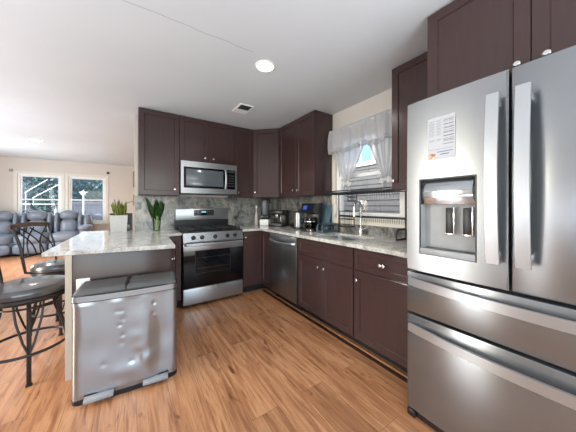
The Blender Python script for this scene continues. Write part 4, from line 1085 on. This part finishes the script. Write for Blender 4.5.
for i in range(5200):
    c = Vector((rnd.uniform(-9, 9), rnd.uniform(-.5, .1), rnd.uniform(0, 8.5)))
    q = Vector((rnd.uniform(-1, 1), rnd.uniform(-1, .3), rnd.uniform(-1, 1))).normalized()*.24; s_ = q.cross(Vector((rnd.uniform(-1, 1), rnd.uniform(-1, 1), rnd.uniform(-1, 1)))).normalized()*.11
    mb.quad([c, c+q*.5+s_, c+q, c+q*.5-s_])
part('foliage', mb, 'hedge', t, False)
part('stems', B(*[((-8.5+k*1.7, .2, 0), (-8.42+k*1.7, .28, 7)) for k in range(11)]), simple('hedge_bark', srgb(80, 74, 70), .8), t, False)
t = thing('garden_fence', 'weathered board fence seen in the lower half of the right living room window', 'fence', (-3.3, 9.6, -.25))
part('boards', B(*[((-1.1+k*.16, -.012, 0.02), (-1.1+k*.16+.153, .012, 1.68)) for k in range(22)]), 'fence', t, False)
mb = MB()
for z in (.4, 1.0, 1.55): mb.box((-1.1, -.05, z), (2.4, -.012, z+.07))
part('rails', mb, 'fence', t, False)
t = thing('white_post', 'white garden post with a lamp head in front of the fence', 'post', (-3.86, 9.35, -.25))
mb = MB(); mb.box((-.026, -.026, 0), (.026, .026, 1.95), .006); part('post', mb, 'white', t)
mb = MB(); mb.lathe([(.05, 1.95), (.09, 2.0), (.04, 2.12), (0, 2.14)], (0, 0, 0), 12); mb.box((-.13, -.02, 2.05), (.13, .02, 2.09)); part('lamp_head', mb, 'white', t)
for (x0, z0, x1, z1, lb) in ((-5.35, 1.55, -4.65, 2.1, 'lower slanted white pole outside the left living room window'), (-5.55, 1.75, -4.95, 2.3, 'upper slanted white pole outside the left living room window')):
    mb = MB(); mb.tube([(0, 0, 0), (x1-x0, .1, z1-z0)], .014, 8); mb.tube([(.02, 0, 0), (.02, 0, -z0-.25)], .009, 8)
    single('slanted_pole', mb, 'white', lb, 'pole', (x0, 9.35, z0), 0, 'white poles in the garden')
t = thing('garden_table', 'pale grey low wall table outside the left living room window', 'table', (-5.2, 8.7, -.25))
part('top', B(((-.75, -.3, 1.54), (.72, .3, 1.575))), 'white', t, False)
for sx in (-.7, .66):
    for sy in (-.25, .25): part('leg', B(((sx-.03, sy-.03, 0), (sx+.03, sy+.03, 1.52))), 'white', t, False)
t = thing('wheelbarrow', 'dark grey wheelbarrow tray outside the left living room window', 'wheelbarrow', (-4.74, 7.95, -.25))
mb = MB(); nn_ = 12
mb.sheet(lambda u, v: ((u-.5)*.72, (v-.5)*.5, 1.22+.30*(abs(u-.5)*2)**2.2+.06*(abs(v-.5)*2)**2), 14, 8, .015); part('tray', mb, 'dgrey', t)
mb = MB()
for s in (-.2, .2): mb.tube([(-.6, s, 1.36), (-.1, s, 1.20), (.35, s*.3, .95)], .018, 8); mb.tube([(-.2, s, 1.22), (-.25, s, 0)], .02, 8)
part('frame', mb, 'black', t)
mb = MB(); mb.tube([(.42+.2*math.cos(k*PI/10), 0, .22+.2*math.sin(k*PI/10)) for k in range(20)], .035, 8, True); mb.tube([(.35, .05, .95), (.42, .05, .22)], .018, 8); part('wheel', mb, 'black', t)
